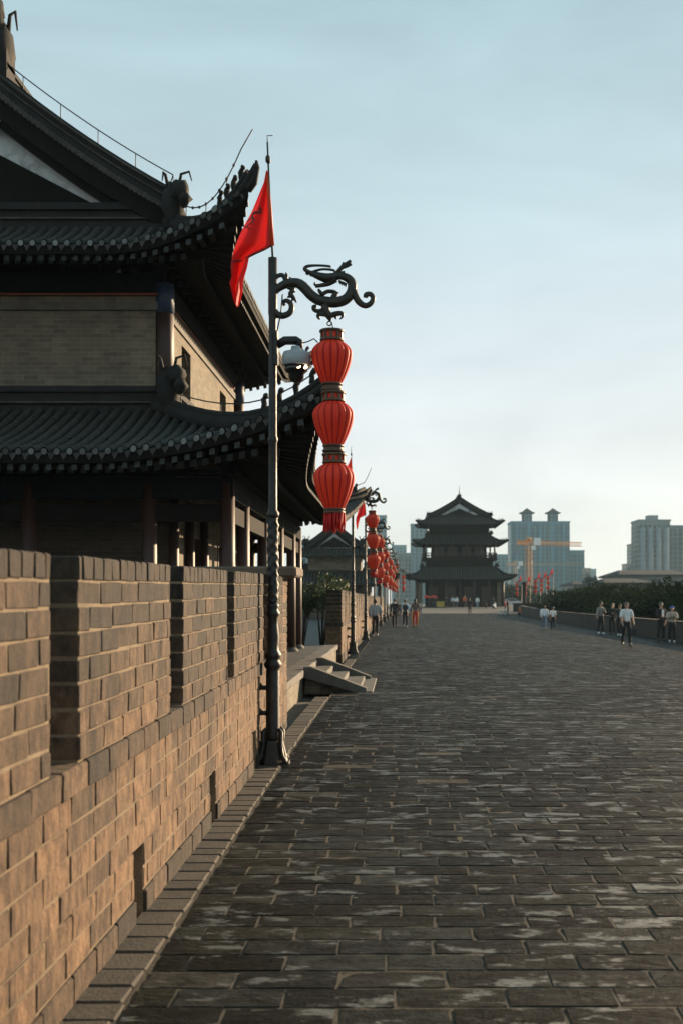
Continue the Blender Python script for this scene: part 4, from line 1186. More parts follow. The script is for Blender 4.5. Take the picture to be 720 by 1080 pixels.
protos = [make_tree(M['leafdark'], 14.0, 4.2, 13000, 24, .155), make_tree(M['leafpale'], 14.0, 3.6, 11000, 20, .15), make_tree(M['leafdark'], 15.0, 3.2, 9500, 18, .15)]
used = [False] * 3
def tree(kind, px, ytop, Y, label, grp='trees beyond the low parapet', wide=1.0, m=None):
    t = protos[kind] if not used[kind] else copy_tree(protos[kind]); used[kind] = True
    zt = CZ + (VY - ytop) * Y / F
    s = (zt + 12) / (14.0 if kind < 2 else 15.0)
    t.location = ((px - VX) * Y / F, Y, -12); t.scale = (s * wide, s * wide, s); t.rotation_euler = (0, 0, R.uniform(0, 6.28))
    t['label'] = label; t['group'] = grp
for a in ((0, 608, 609, 132, 'round dark tree at the left end of the green belt'), (1, 628, 607, 122, 'olive tree behind the three talking visitors'),
          (0, 652, 606, 108, 'dark tree rising behind the man in white shirt'), (1, 678, 607, 100, 'olive tree between the two visitor groups'),
          (0, 702, 602, 94, 'broad dark tree behind the visitor in blue cap'), (2, 724, 592, 88, 'taller dark tree cut by the right picture edge'),
          (1, 596, 614, 150, 'low olive tree beside the far lantern posts'), (0, 640, 621, 110, 'lower dark tree close behind the parapet and the three visitors'),
          (2, 618, 618, 120, 'slender dark tree low behind the parapet near the couple'), (1, 664, 623, 100, 'low olive tree close behind the man in white shirt'),
          (0, 690, 621, 90, 'low dark tree close behind the man in black suit'), (1, 714, 618, 84, 'near olive tree behind the rightmost visitor'),
          (0, 748, 592, 82, 'large dark tree at the extreme right beyond the parapet'),
          (2, 640, 604, 170, 'distant upright tree above the olive crowns'), (0, 668, 606, 150, 'distant dark tree below the grey hall roof'), (1, 690, 607, 140, 'distant olive tree below the grey hall roof')):
    tree(*a, wide=1.1)
tree(2, 621.5, 600, 330, 'pointed dark tree standing alone against the hazy sky', 'trees farther off', .45)
for i, (px, yt, Y, l) in enumerate(((536, 613, 330, 'hazy green tree right beside the great tower'), (545, 612, 350, 'hazy green tree just left of the crane mast'), (529, 618, 340, 'hazy low tree tucked behind the great tower eave'), (567, 620, 360, 'hazy tree behind the far lantern posts'), (588, 619, 380, 'hazy tree between lantern posts and the green belt'))):
    tree(i % 3, px, yt, Y, l, 'trees farther off', 1.2)

def shrub(loc, h, label):
    t = empty('shrub', loc, label, 'shrub', 'shrubs behind the far brick wall')
    b = MB(); cr = MB()
    for i in range(9):
        a = R.uniform(0, 6.28); rr = R.uniform(.1, .55); zz = h * R.uniform(.55, .9)
        c = Vector((rr * math.cos(a), rr * math.sin(a), zz)); b.tube([(0, 0, 0), c * .5 + Vector((0, 0, .15)), c], [.03, .02, .008], 5)
        leafcloud(cr, c, .34, 110, .065, squash=.9, core=.1)
    b.build('stem', M['bark'], t); cr.build('foliage', M['leaf'], t)
shrub((-2.35, 36.2, .05), 2.62, 'leafy green shrub showing above the brick wall end')
shrub((-2.9, 35.6, .05), 2.35, 'lower leafy shrub beside the last red columns')
shrub((-1.95, 39.5, .05), 2.45, 'pale green shrub behind the thin second lamp post')

# ------------------------------------------------------------------ city beyond: towers, hall, crane
def px2(px, Y): return (px - VX) * Y / F
def pz(py, Y): return CZ + (VY - py) * Y / F
def block(name, label, x0, x1, ytop, Y, depth, wallm, glassm, strips, floors, group=None, bands=True, rz=0):
    xa, xb, zt = px2(x0, Y), px2(x1, Y), pz(ytop, Y)
    w = xb - xa; H = zt + 12
    t = empty(name, ((xa + xb) / 2, Y + depth / 2, -12), label, 'tower block', group)
    boxpart('wall', wallm, t, -w / 2, w / 2, -depth / 2, depth / 2, 0, H)
    sw = w / strips
    for i in range(strips):
        u = -w / 2 + sw * (i + .5)
        b = MB(); b.box(u - sw * .36, u + sw * .36, -depth / 2 - .25, -depth / 2 - .03, 3, H - 1.4)
        b.build('window_strip', glassm, t)
    if depth > 8:
        n = max(2, int(depth / sw))
        for s in (-1, 1):
            for i in range(n):
                u = -depth / 2 + depth * (i + .5) / n; b = MB(); xs = sorted((s * (w / 2 + .25), s * (w / 2 + .03))); b.box(xs[0], xs[1], u - depth / n * .34, u + depth / n * .34, 3, H - 1.4)
                b.build('window_strip', glassm, t)
    boxpart('parapet', wallm, t, -w / 2 - .4, w / 2 + .4, -depth / 2 - .6, depth / 2 + .4, H + .01, H + 1.2)
    return t, w, H, depth
def pavilion(t, x, H, w):
    b = MB(); b.box(x - w * .34, x + w * .34, -w * .34, w * .34, H + 1.21, H + 7.2); b.build('pavilion_room', M['glass'], t)
    b = MB()
    for dx in (-.36, .36):
        for dy in (-.36, .36): b.box(x + dx * w - .4, x + dx * w + .4, dy * w - .4, dy * w + .4, H + 1.22, H + 7.2)
    b.box(x - w * .62, x + w * .62, -w * .62, w * .62, H + 7.21, H + 8.0)
    q = [b.pt((x + sx * w * .5, sy * w * .5, H + 8.0)) for sx, sy in ((-1, -1), (1, -1), (1, 1), (-1, 1))]; a = b.pt((x, 0, H + 11.2))
    for i in range(4): b.face((q[i], q[(i + 1) % 4], a))
    b.build('pavilion_roof', M['slateroof'], t)
t, w, H, d = block('tower_block', 'wide blue glass tower block with two rooftop pavilions', 538.5, 600, 551.5, 820, 24, M['concblue'], M['glass'], 12, 30)
pavilion(t, -w * .20, H, 8); pavilion(t, w * .25, H, 8)
for i in range(5):
    u = -w / 2 + w * (i + .5) / 5; boxpart('pier', M['concblue'], t, u - 1.0, u + 1.0, -d / 2 - 1.4, -d / 2 - .52, 0, H)
t, w, H, d = block('tower_block', 'grey tower block with bayed facade at the right edge', 673, 706, 550, 700, 22, M['concgrey'], M['glass2'], 7, 26)
boxpart('roof_room', M['concgrey'], t, -w * .12, w * .2, -4, 4, H + 1.21, H + 4.2)
for i in range(4):
    u = -w / 2 + w * (i + .5) / 4; b = MB(); b.lathe([(1.5, 0), (1.5, H * .94)], 10, (u, -d / 2 - .5, 0)); b.build('bay', M['concgrey'], t)
block('tower_block', 'lower grey tower block joined at the right picture edge', 704, 740, 556, 730, 20, M['concgrey'], M['glass2'], 7, 24)
block('tower_block', 'small pinkish tower block beside the grey bayed one', 665.5, 674, 575, 900, 18, M['concpink'], M['glass2'], 3, 18)
block('tower_block', 'low pinkish block at the foot of the pink tower', 660, 672, 596, 905, 18, M['concpink'], M['glass2'], 3, 9)
block('tower_block', 'slim pale blue tower block just left of great tower', 433, 450, 554, 900, 18, M['concblue'], M['glass'], 4, 30)
block('tower_block', 'broad grey tower block behind the lantern row', 416, 433, 585, 780, 18, M['concgrey'], M['glass2'], 5, 16)
block('tower_block', 'pale hazy block with stepped top behind the lantern row', 413, 428, 576, 1200, 20, M['concblue'], M['glass'], 4, 18)
block('tower_block', 'tall hazy block partly hidden by near lanterns', 394, 407, 545, 900, 18, M['concblue'], M['glass'], 4, 28)
block('tower_block', 'pale blue block filling the gap right of great tower', 515, 541, 586, 1000, 18, M['concblue'], M['glass'], 6, 16)
block('tower_block', 'stepped glass block attached right of the twin pavilion tower', 600, 615.5, 582, 860, 20, M['concblue'], M['glass'], 4, 15)
block('tower_block', 'dim blue block glimpsed between red columns of near tower', 318, 332, 572, 700, 18, M['concblue'], M['glass'], 4, 20)
block('tower_block', 'small brownish block beside the lone pointed tree', 617, 622, 601, 800, 14, M['concpink'], M['glass2'], 2, 9)
block('tower_block', 'very faint tall block on the skyline centre right', 622, 628, 601, 1500, 20, M['concblue'], M['glass'], 2, 12)
for x0, x1, yt, Y, l in ((628, 645, 617, 1500, 'faint low skyline block left of the grey hall'), (640, 655, 615, 1400, 'faint low skyline block at the grey hall corner'), (655, 664, 606, 1250, 'faint grey block beside low pink block')):
    block('tower_block', l, x0, x1, yt, Y, 20, M['concblue'], M['glass'], 3, 6)
# wide grey hall with a sloping roof
def hall(label, x0, x1, yr, ye, yb, Y, depth=30):
    xa, xb = px2(x0, Y), px2(x1, Y); w = xb - xa
    t = empty('hall', ((xa + xb) / 2, Y, -12), label, 'hall')
    ze, zr = pz(ye, Y) + 12, pz(yr, Y) + 12
    boxpart('wall', M['concgrey'], t, -w / 2 + 1, w / 2 - 1, 0, depth, 0, ze)
    b = MB(); q = [b.pt(p) for p in ((-w / 2, -1.5, ze), (w / 2, -1.5, ze), (w / 2 - 2, depth / 2, zr), (-w / 2 + 3, depth / 2, zr), (-w / 2, depth + 1.5, ze), (w / 2, depth + 1.5, ze),
                                    (-w / 2, -1.5, ze - .5), (w / 2, -1.5, ze - .5), (-w / 2, depth + 1.5, ze - .5), (w / 2, depth + 1.5, ze - .5))]
    for f in ((0, 1, 2, 3), (3, 2, 5, 4), (0, 3, 4), (1, 5, 2), (0, 6, 7, 1), (1, 7, 9, 5), (5, 9, 8, 4), (4, 8, 6, 0)): b.face([q[i] for i in f])
    b.build('roof', M['slateroof'], t)
    n = max(4, int(w / 4))
    for i in range(n):
        u = -w / 2 + w * (i + .5) / n; boxpart('window', M['glass2'], t, u - w / n * .36, u + w / n * .36, -.14, -.02, ze * .55, ze * .93)
hall('wide slate grey roofed hall rising above the trees at right', 651, 730, 600, 606, 0, 320)
hall('lower slate roofed hall left of the wide one', 634, 690, 609, 614.5, 0, 290)
hall('dark flat roofed hall at the foot of the stepped glass block', 602, 618, 612, 616, 0, 420)

def crane(label, pxm, ytop, jl, jr, Y, lean, wide, mm):
    x = px2(pxm, Y); zt = pz(ytop, Y) + 12; k = Y / F
    t = empty('tower_crane', (x, Y, -12), label, 'tower crane', 'tower cranes beyond the square')
    def lattice(b, P, Q, w, n, r):
        P, Q = Vector(P), Vector(Q); d = (Q - P).normalized(); s = d.orthogonal().normalized() if abs(d.z) > .9 else Vector((0, 1, 0)); u = d.cross(s)
        cs = [s * a * w / 2 + u * c * w / 2 for a, c in ((-1, -1), (1, -1), (1, 1), (-1, 1))]
        for c in cs: b.tube([P + c, Q + c], r, 5)
        for i in range(n):
            A, B = P + (Q - P) * i / n, P + (Q - P) * (i + 1) / n
            for j in range(4):
                b.tube([A + cs[j], B + cs[(j + 1) % 4]], r * .6, 4); b.tube([A + cs[j], A + cs[(j + 1) % 4]], r * .6, 4)
    b = MB(); lattice(b, (0, 0, 0), (0, 0, zt), wide, 18, wide * .065); b.build('mast', mm, t)
    L_, R_ = (jl - pxm) * k, (jr - pxm) * k
    b = MB(); lattice(b, (0, 0, zt + wide * .6), (R_, 0, zt + wide * .6 + lean), wide * .8, 26, wide * .042); b.build('jib', mm, t)
    b = MB(); lattice(b, (0, 0, zt + wide * .6), (L_, 0, zt + wide * .6), wide * .8, 7, wide * .09); b.build('counter_jib', mm, t)
    b = MB(); b.box(L_ - wide * .5, L_ + wide * .9, -wide * .5, wide * .5, zt - wide * 1.6, zt + wide * .2); b.build('counterweight', M['concgrey'], t)
    b = MB(); lattice(b, (0, 0, zt + wide), (0, 0, zt + wide * 1.7), wide * .7, 2, wide * .09)
    b.build('apex', mm, t)
    b = MB(); b.box(wide * 1.0, wide * 2.4, -wide * .62, -wide * .46, zt + wide * .1, zt + wide * 1.6); b.build('sign_panel', M['cranewhite'], t)
    b = MB(); b.box(wide * .55, wide * 1.4, -wide * .45, wide * .45, zt - wide * .9, zt); b.build('cab', M['cranewhite'], t)
crane('orange tower crane with white panel before the blue tower block', 557, 575.5, 544, 613, 420, -.6, 1.7, M['crane'])
crane('second paler tower crane lower behind the orange one', 543, 597, 533, 612, 640, 0, 1.6, mat('pale_crane_paint', (.50, .34, .22), (.56, .40, .28), 3, .7))  # paler, less saturated mix of the orange crane colour

# ------------------------------------------------------------------ people
def person(label, px, py, hpx, face, pose, top, bottom, shoes, hair, sleeves='long', loose=.012, longhair=False, cap=None, group=None, stripe=None, jacket=None, fingers=True):
    loc = place(px, py); Hh = hpx * loc.y / F; s = Hh / 1.72
    ph = pose.get('stride', 0); lean = pose.get('lean', 0); crouch = pose.get('crouch', 0)
    J = {}; V = []; E = []; RD = []; BN = []
    def v(name, p, r, par=None, bone='body'):
        V.append(Vector(p)); RD.append(r); J[name] = len(V) - 1; BN.append(bone)
        if par is not None: E.append((J[par], J[name]))
    hz = .93 - crouch
    v('pel', (0, 0, hz + .02), (.145, .105)); v('wst', (0, -.02 * lean, hz + .17), (.125, .095), 'pel'); v('chs', (0, -.10 * lean, hz + .37), (.150, .105), 'wst')
    v('nkb', (0, -.16 * lean, hz + .535), (.07, .065), 'chs'); v('nck', (0, -.19 * lean, hz + .59), (.050, .052), 'nkb', 'skin')
    v('jaw', (0, -.02 - .20 * lean, hz + .645), (.062, .072), 'nck', 'skin'); v('hd', (0, -.005 - .21 * lean, hz + .715), (.078, .092), 'jaw', 'skin'); v('crn', (0, .0 - .21 * lean, hz + .765), (.060, .070), 'hd', 'skin')
    v('nose', (0, -.115 - .21 * lean, hz + .695), (.012, .014), 'hd', 'skin')
    for e, sd in ((-1, 'l'), (1, 'r')):
        st = ph * e
        v('ear' + sd, (e * .088, .0 - .21 * lean, hz + .70), (.010, .016), 'hd', 'skin')
        sw = pose.get('arm' + sd, None)
        v('sh' + sd, (e * .185, -.12 * lean, hz + .49), (.058, .058), 'chs', 'top')
        if sw is None: el, wr = (e * .235, .03 + st * .14 - .08 * lean, hz + .22), (e * .225, -.07 + st * .26 - .06 * lean, hz + .0)
        else: el, wr = sw
        if sw is not None: el = (e * el[0], el[1], hz + el[2]); wr = (e * wr[0], wr[1], hz + wr[2])
        v('el' + sd, el, (.043, .043), 'sh' + sd, 'top'); v('wr' + sd, wr, (.028, .026), 'el' + sd, 'fore')
        d = (Vector(wr) - Vector(el)).normalized()
        pm = Vector(wr) + d * .065; v('pm' + sd, pm, (.036, .018), 'wr' + sd, 'skin')
        if fingers:
            side = Vector((0, 1, 0)) if abs(d.y) < .8 else Vector((0, 0, 1))
            side = (side - d * side.dot(d)).normalized(); nrm = d.cross(side) * e
            for i_, (o_, l_) in enumerate(((-.030, .062), (-.010, .075), (.010, .070), (.029, .052))):
                k1 = pm + side * o_ * 1.1 + d * .045; v('f%d%s' % (i_, sd), k1, (.010, .010), 'pm' + sd, 'skin')
                v('g%d%s' % (i_, sd), k1 + d * l_ * .8 - nrm * l_ * .45, (.0075, .0075), 'f%d%s' % (i_, sd), 'skin')
            k1 = Vector(wr) + d * .04 - side * .042; v('th' + sd, k1, (.011, .011), 'wr' + sd, 'skin'); v('ti' + sd, k1 + d * .04 - side * .018, (.008, .008), 'th' + sd, 'skin')
        hp_ = (e * .088, 0, hz - .03)
        kn = (e * .095, -.02 - st * .19 - crouch * .75, .49 + abs(min(0, st)) * .02); an = (e * .095, .02 - st * .33 + max(0, -st) * .12, .09 + max(0, -st) * .10)
        if crouch: kn = (e * .14, -.34, .46); an = (e * .11, -.05, .09)
        v('hp' + sd, hp_, (.092, .095), 'pel', 'leg'); v('kn' + sd, kn, (.060, .062), 'hp' + sd, 'leg'); v('cf' + sd, Vector(kn).lerp(Vector(an), .35) + Vector((0, .02, 0)), (.054, .056), 'kn' + sd, 'leg')
        v('an' + sd, an, (.038, .042), 'cf' + sd, 'leg'); v('hl' + sd, (an[0], an[1] + .035, an[2] - .055), (.034, .034), 'an' + sd, 'shoe'); v('to' + sd, (an[0] + e * .02, an[1] - .15, an[2] - .055), (.036, .030), 'an' + sd, 'shoe')
    me = bpy.data.meshes.new('person'); bm = bmesh.new(); ly = bm.verts.layers.skin.verify()
    bv = [bm.verts.new(p) for p in V]
    for q, r in zip(bv, RD): q[ly].radius = r
    bv[0][ly].use_root = True
    for a, c in E: bm.edges.new((bv[a], bv[c]))
    bm.to_mesh(me); bm.free()
    ob = bpy.data.objects.new('person', me); C.objects.link(ob)
    ob.modifiers.new('skin', 'SKIN').use_smooth_shade = True
    sb = ob.modifiers.new('sub', 'SUBSURF'); sb.levels = 2; sb.render_levels = 2
    dg = bpy.context.evaluated_depsgraph_get(); dg.update()
    m2 = bpy.data.meshes.new_from_object(ob.evaluated_get(dg))
    C.objects.unlink(ob); bpy.data.objects.remove(ob)
    m2.materials.clear(); m2.materials.append(M['skin'])
    for p_ in m2.polygons: p_.material_index = 0; p_.use_smooth = True
    o = bpy.data.objects.new('person', m2); C.objects.link(o)
    o.location = loc; o.rotation_euler = (0, 0, face); o.scale = (s, s, s)
    tag(o, label, 'person', group)
    # bone of each vertex: nearest segment
    segs = []
    for a, c in E:
        segs.append((V[a], V[c], BN[c]))
    def bone(p):
        best, bb = 9, ''
        for a, c, n in segs:
            d = c - a; t = max(0, min(1, (p - a).dot(d) / max(1e-9, d.dot(d)))); q = (a + d * t - p).length
            if q < best: best, bb = q, n
        return bb
    bones = [bone(q.co) for q in m2.vertices]
    def garment(name, test, off, mt, extra=None):
        b = MB(); mp = {}
        for pl in m2.polygons:
            if all(test(bones[i], m2.vertices[i].co) for i in pl.vertices):
                f = []
                for i in pl.vertices:
                    if i not in mp:
                        q = m2.vertices[i]; fl = off * (1 + 1.2 * max(0, (hz + .2 - q.co.z)) * (1 if name in ('jacket', 'shirt') and bones[i] != 'fore' else 0))
                        w = .006 * mnoise.noise(q.co * 14)
                        mp[i] = b.pt(q.co + q.normal * (fl + w))
                    f.append(mp[i])
                b.face(f, 0, True)
        return b.build(name, mt, o)
    garment('trousers', lambda n, p: n == 'leg' or (n == 'body' and p.z < hz + .10), .010, bottom)
    garment('shirt' if not jacket else 'jacket', lambda n, p: (n in ('body', 'top') and p.z > hz - .02) or (sleeves == 'long' and n == 'fore') , loose, top)
    garment('shoes', lambda n, p: n == 'shoe' or (n == 'leg' and p.z < .075), .008, shoes)
    if jacket:   # shirt front showing in the jacket opening
        b = MB(); q = [b.pt((x, -.135 - .10 * lean - loose, z)) for x, z in ((-.05, hz + .16), (.05, hz + .16), (.07, hz + .46), (.02, hz + .50), (-.02, hz + .50), (-.07, hz + .46))]; b.face(q); b.build('shirt_front', jacket, o)
    if stripe:
        for e in (-1, 1):
            b = MB(); kn = V[J['kn' + ('l' if e < 0 else 'r')]]; an = V[J['an' + ('l' if e < 0 else 'r')]]; hp_ = V[J['hp' + ('l' if e < 0 else 'r')]]
            b.tube([hp_ + Vector((e * .10, 0, 0)), kn + Vector((e * .068, 0, 0)), an + Vector((e * .05, 0, .02))], .035, 6); b.build('trouser_stripe', stripe, o)
    hc = V[J['hd']]
    b = MB()
    if cap is None:
        for (dx, dy, dz_, r) in ((0, .018, .025, (.098, .108, .092)),) + (((0, .055, -.10, (.095, .07, .16)),) if longhair else ()):
            b.blob(hc + Vector((dx, dy, dz_)), r, jit=.05, seg=8)
        b.build('hair', hair, o)
    else:
        b.blob(hc + Vector((0, .02, -.005)), (.094, .10, .075), jit=.04, seg=8); b.build('hair', hair, o)
        b = MB(); b.blob(hc + Vector((0, .005, .05)), (.105, .112, .068), jit=.02, seg=8); b.box(-.06, .06, hc.y - .19, hc.y - .08, hc.z + .03, hc.z + .042); b.build('cap', cap, o)
    for e in (-1, 1):
        b = MB(); b.blob(hc + Vector((e * .031, -.088, .0)), (.012, .008, .008), jit=0, seg=4); b.build('eye', M['wire'], o)
    b = MB(); b.blob(hc + Vector((0, -.092, -.062)), (.022, .008, .006), jit=0, seg=4); b.build('mouth', mat('lips', (.28, .10, .09)) if 'lips' not in bpy.data.materials else bpy.data.materials['lips'], o)
    return o
BLK = cloth('black_cloth', (.014, .014, .016)); DRK = cloth('charcoal_cloth', (.03, .03, .034)); GRY = cloth('grey_sweatshirt', (.30, .31, .32))
WHT = cloth('white_cotton', (.72, .73, .74)); BEI = cloth('beige_coat', (.40, .34, .27)); BRN = cloth('brown_knit', (.13, .09, .07)); RED = cloth('red_cotton', (.5, .04, .03))
JEA = cloth('pale_jeans', (.16, .22, .28)); NAV = cloth('navy_cotton', (.02, .03, .07)); SHW = cloth('white_trainers', (.7, .7, .68)); SHB = cloth('black_shoes', (.012, .012, .012), .5)
HAIR = cloth('black_hair', (.012, .010, .009), .6); HGR = cloth('greying_hair', (.10, .09, .08), .7); BLU = cloth('blue_cap_cloth', (.03, .10, .38)); YEL = cloth('yellow_stripe', (.75, .36, .03)); TAU = cloth('taupe_shirt', (.22, .20, .18)); ORG = cloth('orange_cotton', (.55, .12, .04)); LIL = cloth('pale_blue_cotton', (.5, .55, .62))
GP = 'visitors strolling on the wall walk'
back = PI
person('man in light grey hoodie and black trousers walking away beside lamp post', 395.5, 671.5, 38.5, back, dict(stride=.55, lean=.35, arml=((.25, -.10, .26), (.20, -.26, .12))), GRY, BLK, SHW, HAIR, loose=.055, group=GP)
person('walker all in black, leftmost of the three backs', 416, 661.5, 29.5, back, dict(stride=.5), BLK, BLK, SHB, HAIR, group=GP)
pb = person('walker in pale top with dark backpack, middle of three backs', 427, 661.5, 29, back, dict(stride=-.45), LIL, BLK, SHW, HAIR, loose=.02, group=GP)
person('long haired walker in brown top and red trousers with yellow stripe', 437.5, 661.5, 29.5, back, dict(stride=.4), BRN, RED, SHB, HAIR, longhair=True, group=GP, stripe=YEL)
person('walker in loose white jacket and pale jeans seen from behind', 573.5, 664, 25, back, dict(stride=.6), WHT, JEA, SHW, HAIR, loose=.055, group=GP)
person('walker in white T-shirt and black trousers next to white jacket', 582.5, 664, 23.5, back, dict(stride=.3), WHT, BLK, SHB, HAIR, sleeves='short', group=GP)
person('visitor in taupe shirt, leftmost of the talking trio by the parapet', 633, 669, 33.5, rad(35), dict(stride=.2, arml=((.30, -.02, .25), (.42, -.14, .06)), armr=((.24, -.10, .24), (.05, -.26, .28))), TAU, BLK, SHW, HAIR, loose=.02, group=GP)
person('long haired visitor all in black in the talking trio', 645, 669.5, 33, rad(-10), dict(arml=((.22, -.1, .26), (.02, -.24, .26)), armr=((.22, -.1, .26), (.04, -.24, .22))), BLK, BLK, SHB, HAIR, longhair=True, group=GP)
person('visitor in black half hidden behind the white shirted man', 653, 671, 33.5, rad(-30), dict(stride=.2), DRK, BLK, SHW, HAIR, group=GP)
pw = person('man in white short sleeved shirt and black trousers walking towards us', 660, 682, 46, rad(6), dict(stride=.55, armr=((.25, .02, .23), (.27, -.06, .02))), WHT, BLK, SHB, HGR, sleeves='short', loose=.022, group=GP)
person('man in open black suit over white shirt near right edge', 696.5, 677, 41, rad(20), dict(stride=.2, arml=((.24, -.06, .24), (.12, -.22, .20))), BLK, BLK, SHB, HGR, loose=.022, group=GP, jacket=WHT)
person('visitor in beige coat and blue cap at the right edge', 708, 678, 38, rad(-5), dict(stride=.15, arml=((.24, -.10, .26), (.08, -.25, .32)), armr=((.24, -.10, .26), (.06, -.24, .30))), BEI, BLK, SHW, HGR, loose=.035, cap=BLU, group=GP)
GF = 'distant visitors near the great tower'
kw = dict(fingers=False, group=GF)
person('distant dark walker in middle of the walk before the great tower', 495, 648, 17, back, dict(stride=.6), BLK, BLK, SHB, HAIR, **kw)
person('distant figure in orange red top by the great tower', 489.5, 641, 13, 0, dict(stride=.3), ORG, BLK, SHB, HAIR, **kw)
person('distant figure in white top and jeans by the great tower', 503, 642, 13, 0, dict(stride=.3), WHT, JEA, SHB, HAIR, **kw)
person('distant figure in white at the tower steps centre', 481, 641, 12, 0, dict(), WHT, NAV, SHB, HAIR, **kw)
person('distant figure in pale blue left of the tower steps', 477, 641, 12, 0, dict(stride=.3), LIL, BLK, SHB, HAIR, **kw)
person('distant dark figure beside the yellow box', 470, 641, 11.5, 0, dict(), BLK, BLK, SHB, HAIR, **kw)
person('distant dark figure under the left red parasol', 451.5, 641, 11, 0, dict(), DRK, BLK, SHB, HAIR, **kw)
person('distant dark figure under the right red parasol', 458, 641, 11, 0, dict(), BLK, NAV, SHB, HAIR, **kw)
person('distant visitor in beige behind the striped trousers walker', 443, 648, 13, back, dict(stride=.4), BEI, NAV, SHB, HAIR, **kw)
person('distant visitor in white behind the backpack walker', 432, 650, 14, back, dict(stride=.4), WHT, BLK, SHB, HAIR, **kw)
person('distant visitor in black close to the far lantern posts of the wall', 421, 650, 15, back, dict(stride=.4), BLK, NAV, SHB, HAIR, **kw)
person('distant dark figure standing beside the parked bicycle', 535, 646.5, 16, rad(60), dict(), BLK, BLK, SHB, HAIR, **kw)
person('distant figure in red behind the bicycle', 532, 646, 13, rad(90), dict(), RED, BLK, SHB, HAIR, **kw)
person('distant pale figure crouching against the low parapet', 548, 647, 12.5, rad(-60), dict(crouch=.42, lean=.6), ORG, BLK, SHB, HAIR, **kw)
person('distant figure in white shirt by the parked scooter', 519.5, 642, 12, 0, dict(), DRK, BLK, SHB, HAIR, **kw)

# things they carry
b = MB(); b.bbox(-.15, .15, .10, .24, 1.02, 1.42, .03); b_ = b.build('backpack', DRK); b_.location = pb.location; b_.rotation_euler = pb.rotation_euler; b_.scale = pb.scale
tag(b_, 'dark backpack worn by the middle walker of three', 'backpack')
b = MB()
for e in (-1, 1): b.tube([(e * .10, .12, 1.40), (e * .11, .02, 1.47), (e * .12, -.10, 1.40), (e * .13, -.12, 1.2), (e * .12, .10, 1.08)], .016, 6)
b.build('strap', WHT, b_)
b = MB(); b.bbox(-.05, .07, -.17, .17, -.34, -.06, .02); hb = b.build('handbag', BLK)
hb.location = pw.matrix_basis @ Vector((.285, -.08, .80)); hb.scale = pw.scale; tag(hb, 'black bag carried by the man in white shirt', 'bag')
b = MB(); b.tube([(0, -.10, -.07), (0, -.06, .06), (0, .06, .06), (0, .10, -.07)], .012, 6); b.build('handle', BLK, hb)

# bicycle, parasols, yellow box, scooter, car
def wheel(b, c, r, ax, w=.02, n=18):
    c = Vector(c); u = Vector((0, 0, 1)); v = Vector(ax)
    b.tube([c + u * r * math.sin(2 * PI * k / n) + v * r * math.cos(2 * PI * k / n) for k in range(n + 1)], w, 6)
l = place(530, 647); bk = empty('bicycle', l, 'teal rimmed bicycle parked by the low parapet', 'bicycle', None, rad(55))
TEAL = mat('teal_rubber', (.05, .35, .42), None, 4, .5)
for x in (-.5, .5):
    b = MB(); wheel(b, (x, 0, .34), .32, (1, 0, 0), .03); wb = b.build('wheel', TEAL, bk)
    b = MB()
    for k in range(8): b.tube([(x, 0, .34), (x + .31 * math.cos(k * PI / 4), 0, .34 + .31 * math.sin(k * PI / 4))], .006, 4)
    b.build('spokes', M['camgrey'], wb)
b = MB()
for A in ([(-.5, 0, .34), (-.12, 0, .32), (.36, 0, .80), (-.22, 0, .82), (-.12, 0, .32)], [(-.5, 0, .34), (-.22, 0, .82)], [(.36, 0, .92), (.5, 0, .34)]): b.tube(A, .018, 6)
b.build('frame', M['iron'], bk)
b = MB(); b.tube([(.30, -.26, 1.02), (.36, -.1, .98), (.36, .1, .98), (.30, .26, 1.02)], .016, 6); b.build('handlebar', M['iron'], bk)
b = MB(); b.blob((-.25, 0, .90), (.14, .07, .04), jit=.05); b.build('saddle', BLK, bk)
def parasol(px, label):
    l = place(px, 641); t = empty('parasol', l, label, 'parasol', 'red parasols by the great tower')
    b = MB(); b.lathe([(.03, 0), (.03, 2.0)], 6); b.build('pole', M['iron'], t)
    b = MB(); b.lathe([(.72, 1.60), (.5, 1.80), (.22, 1.95), (.02, 2.0)], 10, cap=False); b.build('canopy', RED, t)
parasol(450, 'left red parasol at the foot of the great tower'); parasol(457, 'right red parasol next to the yellow box')
l = place(464, 641); bx = empty('vendor_box', l, 'yellow vendor box standing by the red parasols', 'box')
YB = mat('yellow_box_paint', (.40, .27, .04), (.46, .33, .06), 5, .6)
b = MB(); b.bbox(-.6, .6, -.4, .4, .12, .95, .03); b.build('body', YB, bx)
b = MB(); b.bbox(-.66, .66, -.46, .46, .952, 1.03, .02); b.build('lid', YB, bx)
for x in (-.45, .45): b = MB(); wheel(b, (x, -.3, .12), .1, (1, 0, 0), .03, 10); b.build('wheel', BLK, bx)
def scooter(px, py, label, c, rz):
    l = place(px, py); t = empty('scooter', l, label, 'scooter', 'scooters parked by the great tower', rz)
    b = MB(); b.blob((-.35, 0, .55), (.42, .18, .2), jit=.03); b.box(-.3, .45, -.14, .14, .28, .36); b.tube([(.5, 0, .3), (.42, 0, .95)], [.12, .09], 8); b.build('body', c, t)
    b = MB(); b.blob((-.35, 0, .80), (.36, .14, .06), jit=.03); b.build('seat', BLK, t)
    for x in (-.55, .62): b = MB(); wheel(b, (x, 0, .24), .19, (1, 0, 0), .05, 12); b.build('wheel', BLK, t)
    b = MB(); b.tube([(.36, -.32, 1.02), (.42, 0, 1.0), (.36, .32, 1.02)], .02, 6); b.build('handlebar', M['iron'], t)
    b = MB(); b.blob((.52, 0, .92), (.06, .08, .06), jit=.02); b.build('headlight', M['cranewhite'], t)
scooter(521, 642.5, 'white and red scooter parked right of the tower entrance', WHT, rad(70))
